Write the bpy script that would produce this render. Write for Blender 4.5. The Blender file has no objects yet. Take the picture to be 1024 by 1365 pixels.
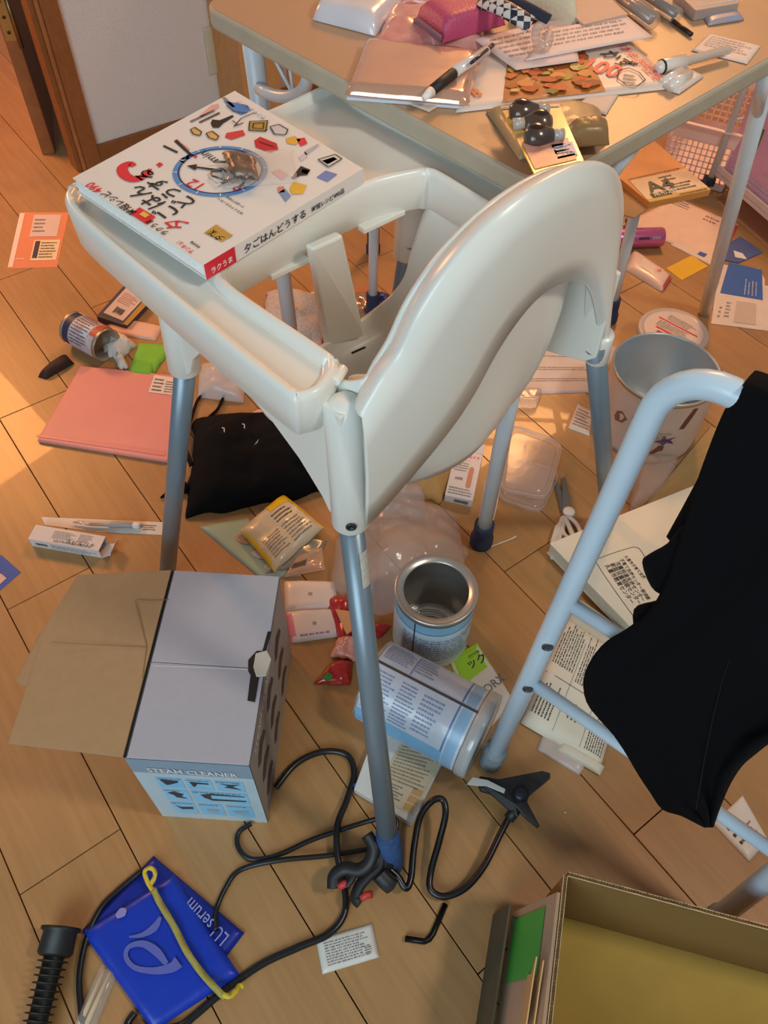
import bpy, math, random
from mathutils import Vector as V, noise
random.seed(7)
C = bpy.context.scene.collection
SC = bpy.context.scene
R = math.radians
# ---------------------------------------------------------------- camera
PITCH, ROLL, FPX, H = R(52.78), R(1.926), 1060.0, 1.2034
cd = bpy.data.cameras.new('camera'); cam = bpy.data.objects.new('camera', cd); C.objects.link(cam)
cd.sensor_fit = 'VERTICAL'; cd.sensor_height = 36.0; cd.lens = FPX / 1365 * 36.0
cd.clip_start = 0.02; cd.clip_end = 60
cp, sp = math.cos(PITCH), math.sin(PITCH)
right0, up0, fwd = V((1, 0, 0)), V((0, sp, cp)), V((0, cp, -sp))
cr, sr = math.cos(ROLL), math.sin(ROLL)
camx = right0 * cr + up0 * sr
camy = right0 * -sr + up0 * cr
from mathutils import Matrix
cam.matrix_world = Matrix(((camx.x, camy.x, -fwd.x, 0), (camx.y, camy.y, -fwd.y, 0), (camx.z, camy.z, -fwd.z, H), (0, 0, 0, 1)))
SC.camera = cam
# ---------------------------------------------------------------- light
w = bpy.data.worlds.new('room_light'); SC.world = w; w.use_nodes = True
w.node_tree.nodes['Background'].inputs[0].default_value = (0.80, 0.80, 0.86, 1)
w.node_tree.nodes['Background'].inputs[1].default_value = 0.20
def area(name, loc, target, sx, sy, col, e):
    l = bpy.data.lights.new(name, 'AREA'); l.shape = 'RECTANGLE'; l.size = sx; l.size_y = sy
    l.color = col; l.energy = e
    o = bpy.data.objects.new(name, l); C.objects.link(o); o.location = loc
    o.rotation_euler = (V(target) - V(loc)).to_track_quat('-Z', 'Y').to_euler()
    return o
area('ceiling_lamp', (0.75, 3.1, 2.2), (0.2, 1.5, 0), 0.5, 0.5, (1.0, 0.47, 0.17), 46)
area('hall_lamp', (-1.7, 2.3, 1.35), (-0.9, 1.7, 0), 0.4, 0.4, (1.0, 0.40, 0.11), 24)
area('window_daylight', (-0.9, -1.7, 1.7), (0.0, 0.7, 0.3), 1.8, 1.3, (0.70, 0.90, 1.0), 50)
area('room_lamp', (1.3, 0.1, 2.3), (0.1, 0.5, 0), 0.25, 0.25, (1.0, 0.90, 0.74), 18)
SC.view_settings.view_transform = 'Standard'; SC.view_settings.look = 'None'
SC.view_settings.gamma = 1; SC.view_settings.use_curve_mapping = False
SC.view_settings.exposure = -0.08

# ---------------------------------------------------------------- measuring: a sight line of the camera met with a height
def ray(px, py):
    x = (px - 512) / FPX; y = -(py - 682.5) / FPX
    return camx * x + camy * y + fwd
def P(px, py, z=0.0):
    r = ray(px, py); k = (H - z) / -r.z
    return V((r.x * k, r.y * k, z))
def hit(px, py, o, n):
    r = ray(px, py); c = V((0, 0, H))
    return c + r * ((V(o) - c).dot(n) / r.dot(n))

# ---------------------------------------------------------------- materials
def lin(h):
    if isinstance(h, str):
        h = h.lstrip('#'); h = [int(h[i:i+2], 16) / 255 for i in (0, 2, 4)]
        return tuple(c / 12.92 if c <= .04045 else ((c + .055) / 1.055) ** 2.4 for c in h)
    return tuple(h)
MC = {}
def mat(col, rough=.5, metal=0, noise_amt=.06, nscale=30, bump=0.0, bscale=200, alpha=1, trans=0, spec=.5, col2=None, coat=0):
    key = (col, rough, metal, noise_amt, nscale, bump, bscale, alpha, trans, spec, col2, coat)
    if key in MC: return MC[key]
    m = bpy.data.materials.new('mat_%d' % len(MC)); m.use_nodes = True; MC[key] = m
    nt = m.node_tree; b = nt.nodes['Principled BSDF']
    c = lin(col)
    tc = nt.nodes.new('ShaderNodeTexCoord')
    nz = nt.nodes.new('ShaderNodeTexNoise'); nz.inputs['Scale'].default_value = nscale; nz.inputs['Detail'].default_value = 4
    nt.links.new(tc.outputs['Object'], nz.inputs['Vector'])
    mx = nt.nodes.new('ShaderNodeMix'); mx.data_type = 'RGBA'
    d = lin(col2) if col2 else tuple(x * (1 - noise_amt * 2) for x in c)
    e = tuple(min(1, x * (1 + noise_amt)) for x in c)
    mx.inputs[6].default_value = (*d, 1); mx.inputs[7].default_value = (*e, 1)
    nt.links.new(nz.outputs['Fac'], mx.inputs[0]); nt.links.new(mx.outputs[2], b.inputs['Base Color'])
    b.inputs['Roughness'].default_value = rough; b.inputs['Metallic'].default_value = metal
    b.inputs['Alpha'].default_value = alpha; b.inputs['Transmission Weight'].default_value = trans
    b.inputs['Specular IOR Level'].default_value = spec
    b.inputs['Coat Weight'].default_value = coat; b.inputs['Coat Roughness'].default_value = .08
    if bump:
        n2 = nt.nodes.new('ShaderNodeTexNoise'); n2.inputs['Scale'].default_value = bscale; n2.inputs['Detail'].default_value = 3
        nt.links.new(tc.outputs['Object'], n2.inputs['Vector'])
        bp = nt.nodes.new('ShaderNodeBump'); bp.inputs['Strength'].default_value = bump; bp.inputs['Distance'].default_value = .002
        nt.links.new(n2.outputs['Fac'], bp.inputs['Height']); nt.links.new(bp.outputs[0], b.inputs['Normal'])
    return m
def woodmat(col, col2, rough=.4, ang=0.0, sc=1.0, coat=0.0):
    m = bpy.data.materials.new('wood_%d' % len(MC)); m.use_nodes = True; MC[('w', col, col2, ang)] = m
    nt = m.node_tree; b = nt.nodes['Principled BSDF']
    tc = nt.nodes.new('ShaderNodeTexCoord'); mp = nt.nodes.new('ShaderNodeMapping')
    mp.inputs['Rotation'].default_value = (0, 0, -ang); mp.inputs['Scale'].default_value = (3 * sc, 40 * sc, 20 * sc)
    m2 = nt.nodes.new('ShaderNodeMapping'); m2.inputs['Rotation'].default_value = (0, 0, -ang)
    m2.vector_type = 'POINT'
    nt.links.new(tc.outputs['Object'], m2.inputs[0]); nt.links.new(m2.outputs[0], mp.inputs[0]); mp.inputs['Rotation'].default_value = (0, 0, 0)
    nz = nt.nodes.new('ShaderNodeTexNoise'); nz.inputs['Scale'].default_value = 2.2; nz.inputs['Detail'].default_value = 6; nz.inputs['Distortion'].default_value = .6
    nt.links.new(mp.outputs[0], nz.inputs['Vector'])
    n3 = nt.nodes.new('ShaderNodeTexNoise'); n3.inputs['Scale'].default_value = 5; nt.links.new(tc.outputs['Object'], n3.inputs['Vector'])
    ad = nt.nodes.new('ShaderNodeMath'); ad.operation = 'MULTIPLY_ADD'; ad.inputs[1].default_value = .6
    nt.links.new(nz.outputs['Fac'], ad.inputs[0])
    m4 = nt.nodes.new('ShaderNodeMath'); m4.operation = 'MULTIPLY'; m4.inputs[1].default_value = .4
    nt.links.new(n3.outputs['Fac'], m4.inputs[0]); nt.links.new(m4.outputs[0], ad.inputs[2])
    oi = nt.nodes.new('ShaderNodeObjectInfo')
    a2 = nt.nodes.new('ShaderNodeMath'); a2.operation = 'MULTIPLY_ADD'; a2.inputs[1].default_value = .14; nt.links.new(oi.outputs['Random'], a2.inputs[0]); nt.links.new(ad.outputs[0], a2.inputs[2])
    rp = nt.nodes.new('ShaderNodeValToRGB')
    rp.color_ramp.elements[0].position = .3; rp.color_ramp.elements[0].color = (*lin(col2), 1)
    rp.color_ramp.elements[1].position = .85; rp.color_ramp.elements[1].color = (*lin(col), 1)
    nt.links.new(a2.outputs[0], rp.inputs[0]); nt.links.new(rp.outputs[0], b.inputs['Base Color'])
    b.inputs['Roughness'].default_value = rough; b.inputs['Coat Weight'].default_value = coat
    return m
BLACK = mat('#141416', .6); INK = mat('#26262a', .7, noise_amt=0); GREYINK = mat('#77767a', .7, noise_amt=0)
RED = mat('#d8283a', .5, noise_amt=.02); WHITE = mat('#ece8e4', .55, noise_amt=.02); PAPER = mat('#e9e4de', .75, noise_amt=.03)
PINKPAPER = mat('#eed9d2', .75, noise_amt=.03); BLUE = mat('#2e5fae', .5); DKBLUE = mat('#1c2338', .8, bump=.5)
CARD = mat('#b08d66', .85, noise_amt=.06, nscale=60, bump=.15); STEEL = mat('#c9c6c2', .3, .6, .1)
GOLD = mat('#c8a04a', .35, .6); GREEN = mat('#5db52f', .6)
CLEAR = mat('#f2eeec', .12, alpha=.30, noise_amt=.02, spec=.8); MILKY = mat('#ecdfda', .3, alpha=.55, noise_amt=.05, bump=.5, bscale=40, spec=.7)
CHAIRW = mat('#e4e4dc', .28, noise_amt=.025, nscale=8, spec=.5); LEGGREY = mat('#7d8d99', .35, .35, .04)
TUBEW = mat('#d5e1e8', .3, noise_amt=.02); RUBBER = mat('#26282c', .6)

# ---------------------------------------------------------------- mesh helpers
class MB:
    def __init__(s): s.v = []; s.f = []; s.sm = []
    def add(s, vs, fs, smooth=False):
        b = len(s.v); s.v += [V(x) for x in vs]
        for f in fs: s.f.append([b + i for i in f]); s.sm.append(smooth)
        return s
    def prism(s, poly, off, smooth=False):
        n = len(poly); a = [V(p) for p in poly]; c = [p + V(off) for p in a]
        fs = [list(range(n - 1, -1, -1)), list(range(n, 2 * n))] + [[i, (i + 1) % n, n + (i + 1) % n, n + i] for i in range(n)]
        nn = (a[1] - a[0]).cross(a[2] - a[1])
        s.add(a + c, fs, smooth); return s
    def box(s, o, x, y, z):
        o, x, y, z = V(o), V(x), V(y), V(z)
        vs = [o, o + x, o + x + y, o + y, o + z, o + x + z, o + x + y + z, o + y + z]
        return s.add(vs, [[3, 2, 1, 0], [4, 5, 6, 7], [0, 1, 5, 4], [1, 2, 6, 5], [2, 3, 7, 6], [3, 0, 4, 7]])
    def loft(s, rows, closed=False, cap=False, smooth=True):
        n = len(rows[0]); vs = [p for r in rows for p in r]; fs = []
        for j in range(len(rows) - 1):
            for i in range(n if closed else n - 1):
                k = (i + 1) % n
                fs.append([j * n + i, j * n + k, (j + 1) * n + k, (j + 1) * n + i])
        if cap: fs += [list(range(n - 1, -1, -1)), [(len(rows) - 1) * n + i for i in range(n)]]
        return s.add(vs, fs, smooth)
    def tube(s, pts, r, n=12, cap=True, flat=1.0):
        pts = [V(p) for p in pts]; rr = r if isinstance(r, (list, tuple)) else [r] * len(pts)
        t0 = (pts[1] - pts[0]).normalized(); a = t0.orthogonal().normalized(); rows = []
        for i, p in enumerate(pts):
            t = (pts[min(i + 1, len(pts) - 1)] - pts[max(i - 1, 0)]).normalized()
            a = (a - t * a.dot(t)).normalized(); b = t.cross(a)
            rows.append([p + (a * math.cos(q) + b * math.sin(q) * flat) * rr[i] for q in [2 * math.pi * k / n for k in range(n)]])
        return s.loft(rows, True, cap)
    def lathe(s, o, ax, prof, n=32, x=None, cap=False):
        o, ax = V(o), V(ax).normalized(); a = V(x).normalized() if x else ax.orthogonal().normalized(); b = ax.cross(a)
        return s.loft([[o + ax * h + (a * math.cos(q) + b * math.sin(q)) * r for q in [2 * math.pi * k / n for k in range(n)]] for r, h in prof], True, cap)
ORG = {}
def obj(name, mb, m, parent=None, bevel=0, solid=0, sub=0, kind=None, label=None, base=None):
    me = bpy.data.meshes.new(name)
    if parent is not None: o0 = ORG[parent.name]
    else:
        xs = [v.x for v in mb.v]; ys = [v.y for v in mb.v]; zs = [v.z for v in mb.v]
        o0 = V(((min(xs) + max(xs)) / 2, (min(ys) + max(ys)) / 2, min(zs)))
        if base is not None: o0 = V(base)
    me.from_pydata([tuple(v - o0) for v in mb.v], [], mb.f); me.validate()
    if len(me.polygons) == len(mb.sm): me.polygons.foreach_set('use_smooth', mb.sm)
    me.materials.append(m); o = bpy.data.objects.new(name, me); C.objects.link(o)
    ORG[o.name] = o0
    if parent is not None: o.parent = parent
    else: o.location = o0
    if solid: k = o.modifiers.new('solid', 'SOLIDIFY'); k.thickness = solid; k.offset = 0
    if bevel: k = o.modifiers.new('bevel', 'BEVEL'); k.width = bevel; k.segments = 2; k.limit_method = 'ANGLE'
    if sub: k = o.modifiers.new('sub', 'SUBSURF'); k.levels = sub; k.render_levels = sub
    if kind: o['kind'] = kind
    if label and parent is not None: o['label'] = label
    return o
def tag(o, label, cat, group=None):
    o['label'] = label; o['category'] = cat
    if group: o['group'] = group
    return o
def thing(name, label, cat, loc, group=None):
    o = bpy.data.objects.new(name, None); C.objects.link(o); o.location = loc; o.empty_display_size = .05
    ORG[o.name] = V(loc); return tag(o, label, cat, group)

# ---- print on surfaces: a 2D shape or text carried by a function f(x, y) -> point
TX = {}
def textmesh(s, bold=.0):
    if (s, bold) in TX: return TX[(s, bold)]
    c = bpy.data.curves.new('t', 'FONT'); c.body = s; c.resolution_u = 2; c.offset = min(bold, .016)
    o = bpy.data.objects.new('t', c); C.objects.link(o); bpy.context.view_layer.update()
    m = o.to_mesh(); vs = [(v.co.x, v.co.y) for v in m.vertices]; fs = [list(p.vertices) for p in m.polygons]
    o.to_mesh_clear(); bpy.data.objects.remove(o); bpy.data.curves.remove(c)
    if not vs: vs = [(0, 0), (1, 0), (1, 1)]; fs = [[0, 1, 2]]
    x0 = min(v[0] for v in vs); x1 = max(v[0] for v in vs)
    vs = [(x - x0, y) for x, y in vs]; TX[(s, bold)] = (vs, fs, x1 - x0); return TX[(s, bold)]
LIFT = .0007
def text(parent, s, O, X, Y, width, m, hs=1.0, bold=.0, name='lettering', f=None):
    vs, fs, w_ = textmesh(s, bold); k = width / w_
    O, X, Y = V(O), V(X).normalized(), V(Y).normalized()
    N = X.cross(Y).normalized() * LIFT
    mb = MB()
    if f: mb.add([f(x * k, y * k * hs) for x, y in vs], fs)
    else: mb.add([O + X * x * k + Y * y * k * hs + N for x, y in vs], fs)
    return obj(name, mb, m, parent)
def tpx(parent, s, p0, p1, z, m, hs=1.0, bold=.0, name='lettering'):
    a, b = P(*p0, z), P(*p1, z); X = (b - a); w_ = X.length; X.normalize()
    return text(parent, s, a, X, V((0, 0, 1)).cross(X), w_, m, hs, bold, name)
def poly(parent, pts, z, m, name='picture', lift=LIFT):
    return obj(name, MB().add([P(x, y, z) + V((0, 0, lift)) for x, y in pts], [list(range(len(pts)))]), m, parent)
def bars(mb, f, s0, t0, s1, t1, rows, fill=.55, words=7, ragged=.3):
    """small print: rows of little marks between (s0,t0) and (s1,t1) carried by f"""
    for r_ in range(rows):
        ta = t0 + (t1 - t0) * r_ / rows; tb = ta + (t1 - t0) / rows * fill
        s = s0; end = s0 + (s1 - s0) * (1 - random.random() * ragged)
        while s < end:
            l = (s1 - s0) / words * random.uniform(.25, .9)
            e = min(s + l, s1)
            for k in range(3):
                a = s + (e - s) * k / 3; c = a + (e - s) / 3 * .7
                j = (tb - ta) * random.uniform(0, .3)
                mb.add([f(a, ta + j), f(c, ta + j), f(c, tb - j * .5), f(a, tb - j * .5)], [[0, 1, 2, 3]])
            s = e + (s1 - s0) / words * .12
    return mb
def qmap(q, lift=LIFT):
    q = [V(x) for x in q]; n = (q[1] - q[0]).cross(q[3] - q[0]).normalized()
    return lambda s, t: (q[0] * (1 - s) + q[1] * s) * (1 - t) + (q[3] * (1 - s) + q[2] * s) * t + n * lift
def pm(px, z): return [P(x, y, z) for x, y in px]
def fprint(parent, f, s0, t0, s1, t1, rows, m=INK, name='print', **k):
    return obj(name, bars(MB(), f, s0, t0, s1, t1, rows, **k), m, parent)
def fquad(parent, f, s0, t0, s1, t1, m, name='printed_panel'):
    n = 6; vs = [f(s0 + (s1 - s0) * i / n, t0 + (t1 - t0) * j / n) for j in range(n + 1) for i in range(n + 1)]
    fs = [[j * 7 + i, j * 7 + i + 1, (j + 1) * 7 + i + 1, (j + 1) * 7 + i] for j in range(n) for i in range(n)]
    return obj(name, MB().add(vs, fs), m, parent)

def slab(name, label, cat, px, z, th, m, group=None, bevel=.0006):
    """flat thing with thickness th lying at height z; px are corners of its top face, anticlockwise from above"""
    top = pm(px, z + th); a = sum(((top[(i + 1) % len(top)].x - top[i].x) * (top[(i + 1) % len(top)].y + top[i].y) for i in range(len(top))))
    if a > 0: top = top[::-1]
    o = obj(name, MB().prism([p - V((0, 0, th)) for p in top], (0, 0, th)), m, None, bevel=bevel)
    return tag(o, label, cat, group)
def surf(px, z, hgt, amp=.0, ns=20, seed=0, p=6, n=14, lift=0.0):
    """height field over a four-cornered outline: hgt = thickness in the middle, amp = wrinkles"""
    q = pm(px, z)
    def f(s, t):
        a = (q[0] * (1 - s) + q[1] * s) * (1 - t) + (q[3] * (1 - s) + q[2] * s) * t
        e = (1 - abs(2 * s - 1) ** p) * (1 - abs(2 * t - 1) ** p); e = max(e, 0)
        nz = noise.noise(V((a.x * ns + seed, a.y * ns, seed))) + .5 * abs(noise.noise(V((a.x * ns * 2.3, a.y * ns * 2.3 + seed, 3))))
        return a + V((0, 0, .0008 + hgt * e ** .5 + amp * (nz + .6) * (.4 + .6 * e) + lift))
    return f
def soft(name, label, cat, px, z, hgt, m, amp=.002, ns=20, seed=0, p=6, n=16, parent=None, group=None, rag=0):
    """soft or crumpled thing: a wrinkled top and a flat underside, closed"""
    f = surf(px, z, hgt, amp, ns, seed, p)
    q = pm(px, z)
    def g(s, t):
        if rag:
            k = rag * noise.noise(V((s * 5 + seed, t * 5, 9)))
            s2 = .5 + (s - .5) * (1 + k); t2 = .5 + (t - .5) * (1 + k)
            return f(s2, t2)
        return f(s, t)
    vs = [g(i / n, j / n) for j in range(n + 1) for i in range(n + 1)]
    N = n + 1; fs = [[j * N + i, j * N + i + 1, (j + 1) * N + i + 1, (j + 1) * N + i] for j in range(n) for i in range(n)]
    bs = [V((v.x, v.y, z + .0003)) for v in vs]; k = len(vs)
    fs2 = [[x + k for x in reversed(fc)] for fc in fs]
    ring = [i for i in range(N)] + [j * N + n for j in range(1, N)] + [n * N + i for i in range(n - 1, -1, -1)] + [j * N for j in range(n - 1, 0, -1)]
    fs3 = [[ring[i], ring[i] + k, ring[(i + 1) % len(ring)] + k, ring[(i + 1) % len(ring)]] for i in range(len(ring))]
    a = (q[1] - q[0]).cross(q[3] - q[0]).z
    allf = fs + fs2 + fs3
    if a < 0: allf = [x[::-1] for x in allf]
    mb = MB().add(vs + bs, allf, True)
    if parent is not None: o = obj(name, mb, m, parent)
    else: o = tag(obj(name, mb, m), label, cat, group)
    return o, (lambda s, t: f(s, t) + V((0, 0, LIFT)))
def cr_spline(pts, k=6, closed=False):
    pts = [V(p) for p in pts]; n = len(pts); out = []
    rng = range(n) if closed else range(n - 1)
    for i in rng:
        g = (lambda j: pts[j % n]) if closed else (lambda j: pts[max(0, min(n - 1, j))])
        a, b, c, d = g(i - 1), g(i), g(i + 1), g(i + 2)
        for q in range(k):
            t = q / k; out.append(.5 * ((2 * b) + (c - a) * t + (2 * a - 5 * b + 4 * c - d) * t * t + (3 * b - a - 3 * c + d) * t ** 3))
    if not closed: out.append(pts[-1])
    return out

def stroke(par, pts, r, z, m, nm='large_initial'):
    w3 = cr_spline([P(x, y, z) for x, y, _ in pts], 5); rr = cr_spline([V((q, 0, 0)) for _, _, q in pts], 5); mb = MB(); a_ = []; b_ = []
    for i, p in enumerate(w3):
        t = (w3[min(i + 1, len(w3) - 1)] - w3[max(i - 1, 0)]).normalized(); n = V((0, 0, 1)).cross(t) * rr[i].x; a_.append(p + n); b_.append(p - n)
    return obj(nm, mb.loft([a_, b_], smooth=False), m, par)

# ================================================================ SETTING
FY = .6606; FOFF = -.2422; NV = V((math.cos(FY), math.sin(FY), 0)); TV = V((-NV.y, NV.x, 0))
PLANK = woodmat('#b98d5c', '#9c7346', .38, FY + math.pi / 2, 1.0, .15)
fb = MB().box((-3.2, -1.2, -.03), (6.2, 0, 0), (0, 6.2, 0), (0, 0, .0235))
floor = obj('floor', fb, mat('#5a3820', .8), base=(0, 0, 0)); floor['kind'] = 'structure'
JO = {0: .479, 1: .927, 2: 1.375, 3: .032, 4: 1.60, 5: .033, 6: .487, 7: .93, 8: 1.38}
L_ = 1.79
def lim(c):
    return None
for row in range(-11, 27):
    c = FOFF + (row + .5) * .15; j0 = JO.get(row, .03 + .4475 * ((row * 3 + 1) % 4))
    k = -2
    while k < 4:
        t0 = j0 + k * L_; t1 = t0 + L_; k += 1
        a, b = max(t0, -1.6), min(t1, 4.4)
        if b - a < .02: continue
        mid = NV * c + TV * ((a + b) / 2)
        # keep planks that lie in the part of the room the photograph can plausibly see
        if not any(-1.9 < (NV * c + TV * tt).x < 2.3 and -.5 < (NV * c + TV * tt).y < 4.2 for tt in (a, a + (b - a) * .25, (a + b) / 2, a + (b - a) * .75, b)): continue
        g = .0009
        mb = MB().box(NV * (c - .075 + g) + TV * (a + g) + V((0, 0, -.007)), NV * (.15 - 2 * g), TV * (b - a - 2 * g), (0, 0, .007))
        obj('plank', mb, PLANK, floor, bevel=.0006)
# door sill strip running left of the door post
TRIMW = woodmat('#9a6236', '#7c4a25', .4, 0, 1.2)
wallA, wallB = P(127, 190, .07), P(228, 159, .07); wallA.z = wallB.z = 0
WD = (wallB - wallA).normalized(); WN = V((WD.y, -WD.x, 0))     # WN points into the room
if WN.y > 0: WN = -WN
WALLM = mat('#d8d0cb', .9, noise_amt=.03, nscale=250, bump=.6, bscale=260)
mb = MB().box(wallA - WN * .10, WD * 3.0, -WN * .0 + WN * .10, (0, 0, 2.5))
o = obj('wall_back', mb, WALLM); o['kind'] = 'structure'
mb = MB().box(wallA + WN * .0, WD * 3.0, WN * .009, (0, 0, .065))
o = obj('baseboard_back', mb, TRIMW, bevel=.002); o['kind'] = 'structure'
# door post with its stepped stops
dp = wallA - WD * .042
fr = MB().box(dp - WN * .06, WD * .042, WN * .072, (0, 0, 2.1))
do = obj('door_frame', fr, TRIMW, bevel=.002); do['kind'] = 'structure'
obj('door_stop', MB().box(dp - WD * .010 - WN * .06, WD * .010, WN * .06, (0, 0, 2.1)), woodmat('#b97c4c', '#93592f', .4), do, bevel=.0015)
obj('door_stop', MB().box(dp - WD * .024 - WN * .06, WD * .014, WN * .05, (0, 0, 2.1)), TRIMW, do, bevel=.0015)
# open door leaf with hinge
la, lb = P(57, 207), P(72, 196); ld = (la - P(-60, 60)).normalized(); 
LD = V((-.30, .95, 0)).normalized()
leaf = obj('door_1', MB().box(la, LD * .8, V((LD.y, -LD.x, 0)) * .035, (0, 0, 2.0)), woodmat('#a86d3d', '#8b5229', .45), bevel=.002); leaf['kind'] = 'structure'
s0 = la + V((LD.y, -LD.x, 0)) * .0
obj('hinge', MB().box(la - LD * .002 + V((LD.y, -LD.x, 0)) * .004 + V((0, 0, .30)), LD * .002, V((LD.y, -LD.x, 0)) * .026, (0, 0, .11)), mat('#b08a50', .35, .8), leaf)
for k in range(3): obj('screw', MB().lathe(la - LD * .0025 + V((LD.y, -LD.x, 0)) * .017 + V((0, 0, .32 + .035 * k)), -LD, [(.0045, 0), (.003, .001), (0, .001)], 10), mat('#4a3320', .4, .8), leaf)
obj('hinge_pin', MB().tube([la + V((LD.y, -LD.x, 0)) * .036 + V((0, 0, .28)), la + V((LD.y, -LD.x, 0)) * .036 + V((0, 0, .42))], .006, 10), mat('#8d7348', .35, .8), leaf)
# wall plate on the back wall
q = hit(284, 66, wallA, WN)
t = tag(obj('wall_plate', MB().box(q - WD * .022 - V((0, 0, .06)), WD * .044, WN * .009, (0, 0, .12)), mat('#c9c2a8', .5), bevel=.003), 'narrow cream plate on the white wall left of the cabinet', 'wall plate')

# wooden cabinet behind the table
cab = thing('wooden_cabinet', 'light wooden open cabinet standing against the wall behind the table', 'cabinet', P(300, 200))
CW = woodmat('#cf9a62', '#b57c45', .5, 0, .8)
ca = P(334, 200); cx = (P(372, 180) - ca).normalized(); cy = V((-cx.y, cx.x, 0))
cx = WD.copy(); cy = -WN
obj('side_panel', MB().box(ca, cx * .115, cy * .02, (0, 0, .60)), CW, cab, bevel=.001)
obj('side_panel', MB().box(ca + cy * .02, cx * .018, cy * .16, (0, 0, .60)), CW, cab, bevel=.001)
obj('stile', MB().box(ca + cx * .15, cx * .035, cy * .02, (0, 0, .60)), woodmat('#dfa560', '#c58a48', .5), cab, bevel=.001)
obj('rail', MB().box(ca + cx * .185, cx * .30, cy * .02, (0, 0, .10)), CW, cab, bevel=.001)
obj('back_panel', MB().box(ca + cx * .12 + cy * .16, cx * .38, cy * .01, (0, 0, .60)), mat('#5d2f17', .6), cab)
obj('cabinet_base', MB().box(ca, cx * .50, cy * .18, (0, 0, .018)), CW, cab, bevel=.001); obj('cabinet_top', MB().box(ca + V((0, 0, .60)), cx * .50, cy * .18, (0, 0, .018)), CW, cab, bevel=.001)

# ================================================================ TABLE
TZ = .785
tC0 = P(724, 250, TZ); tC1 = P(263, 3, TZ); tC2 = P(1024, 62, TZ)
E1 = (tC1 - tC0).normalized(); E2 = V((-E1.y, E1.x, 0)); E2 = E2 if E2.x > 0 else -E2
TW = (tC1 - tC0).length; TL = .86
tb = thing('folding_table', 'large folding table with beige top and white tubular legs', 'table', (tC0 + E1 * TW / 2 + E2 * TL / 2) * 1.0)
tb.location.z = 0; ORG[tb.name] = V((tb.location.x, tb.location.y, 0))
def rrect(o, x, y, w_, l_, r, k=6):
    pts = []
    for cx_, cy_, a0 in ((w_ - r, r, -90), (w_ - r, l_ - r, 0), (r, l_ - r, 90), (r, r, 180)):
        for i in range(k + 1):
            a = R(a0 + 90 * i / k); pts.append(o + x * (cx_ + r * math.cos(a)) + y * (cy_ + r * math.sin(a)))
    return pts
rp = rrect(tC0, E2, E1, TL, TW, .035)
TOPM = mat('#b9936f', .38, noise_amt=.06, nscale=5, bump=.08, bscale=900)
EDGE = mat('#b3aa96', .55, noise_amt=.08, nscale=40)
obj('table_edge', MB().prism([p - V((0, 0, .024)) for p in rp], (0, 0, .0235)), EDGE, tb, bevel=.004)
rp2 = rrect(tC0 + E1 * .004 + E2 * .004, E2, E1, TL - .008, TW - .008, .032)
obj('tabletop', MB().prism([p - V((0, 0, .003)) for p in rp2], (0, 0, .003)), TOPM, tb)
def wleg(root, foot, top, r=.0125, foot_m=None):
    obj('leg', MB().tube([foot + V((0, 0, .003)), top], r, 16), TUBEW, root)
    if foot_m:
        d = (top - foot).normalized()
        obj('foot_sock', MB().tube(cr_spline([foot + V((0, 0, .004)) - d * 0, foot + d * .012, foot + d * .04, foot + d * .07]), [.012] + [r * 1.7] * 9 + [r * 1.45] * 9, 16), foot_m, root)
SOCK = mat('#1d2338', .9, noise_amt=.3, nscale=60, bump=1, bscale=90, col2='#3a4668')
SOCKP = mat('#151828', .95, noise_amt=.5, nscale=45, bump=1, bscale=90, col2='#3b4260')
f1 = P(641, 724); wleg(tb, f1, V((.163, .760, TZ - .024)), .0125, SOCKP)
f2 = P(396, 505); wleg(tb, f2, P(334, 40, TZ - .03), .014)
f4 = P(938, 418); d4 = (P(1016, 130, .62) - f4); wleg(tb, f4, f4 + d4 * 1.18, .0135)
f5 = f4 + E1 * .44; wleg(tb, f5, f5 + d4 * 1.18, .0135)
# decorative brace by the left leg
ltop = P(334, 40, TZ - .03); br = ltop - V((0, 0, .10)) - E1 * .03
arc = [ltop - E1 * (.005 + .11 * math.sin(a)) - V((0, 0, .012 + .060 * math.cos(a))) for a in [R(90 * i / 10) for i in range(11)]]
obj('brace', MB().tube(arc, .0085, 12), TUBEW, tb)
mid = arc[5]
obj('brace_wire', MB().tube([mid, ltop - E1 * .025 - V((0, 0, .0))], .0025, 8), TUBEW, tb)
obj('brace_wire', MB().tube([mid, ltop - E1 * .075 - V((0, 0, .0))], .0025, 8), TUBEW, tb)
ntop = P(1020, 95, TZ - .03)
obj('brace', MB().tube([ntop, f4 + d4 * .95], .0085, 12), TUBEW, tb)

obj('brace', MB().tube([P(862, 172, .755), P(812, 235, .72)], .0085, 12), TUBEW, tb)
# low white rack under the table (legs with dark socks)
lr = thing('low_tube_rack', 'low white tube rack with dark socked feet under the table', 'rack', P(650, 420))
g1, g2 = P(497, 424), P(811, 428)
z3 = .40
wleg(lr, g1, g1 + V((0, 0, z3)), .0105, SOCK); wleg(lr, g2, g2 + V((-.03, -.035, z3)), .0115, SOCK)
gd = (g2 - g1).normalized(); gp = V((-gd.y, gd.x, 0))
wleg(lr, g1 + gp * .25, g1 + gp * .25 + V((0, 0, z3)), .0105, SOCK); wleg(lr, g2 + gp * .25, g2 + gp * .25 + V((-.03, -.035, z3)), .0105, SOCK)
obj('crossbar', MB().tube([g1 + V((0, 0, .31)), g2 + V((-.025, -.03, .31))], .006, 10), TUBEW, lr)
obj('crossbar', MB().tube([g1 + V((0, 0, z3)), g2 + V((-.03, -.035, z3))], .0105, 10), TUBEW, lr)
obj('crossbar', MB().tube([g1 + gp * .25 + V((0, 0, z3)), g2 + gp * .25 + V((-.03, -.035, z3))], .0105, 10), TUBEW, lr)
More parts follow.
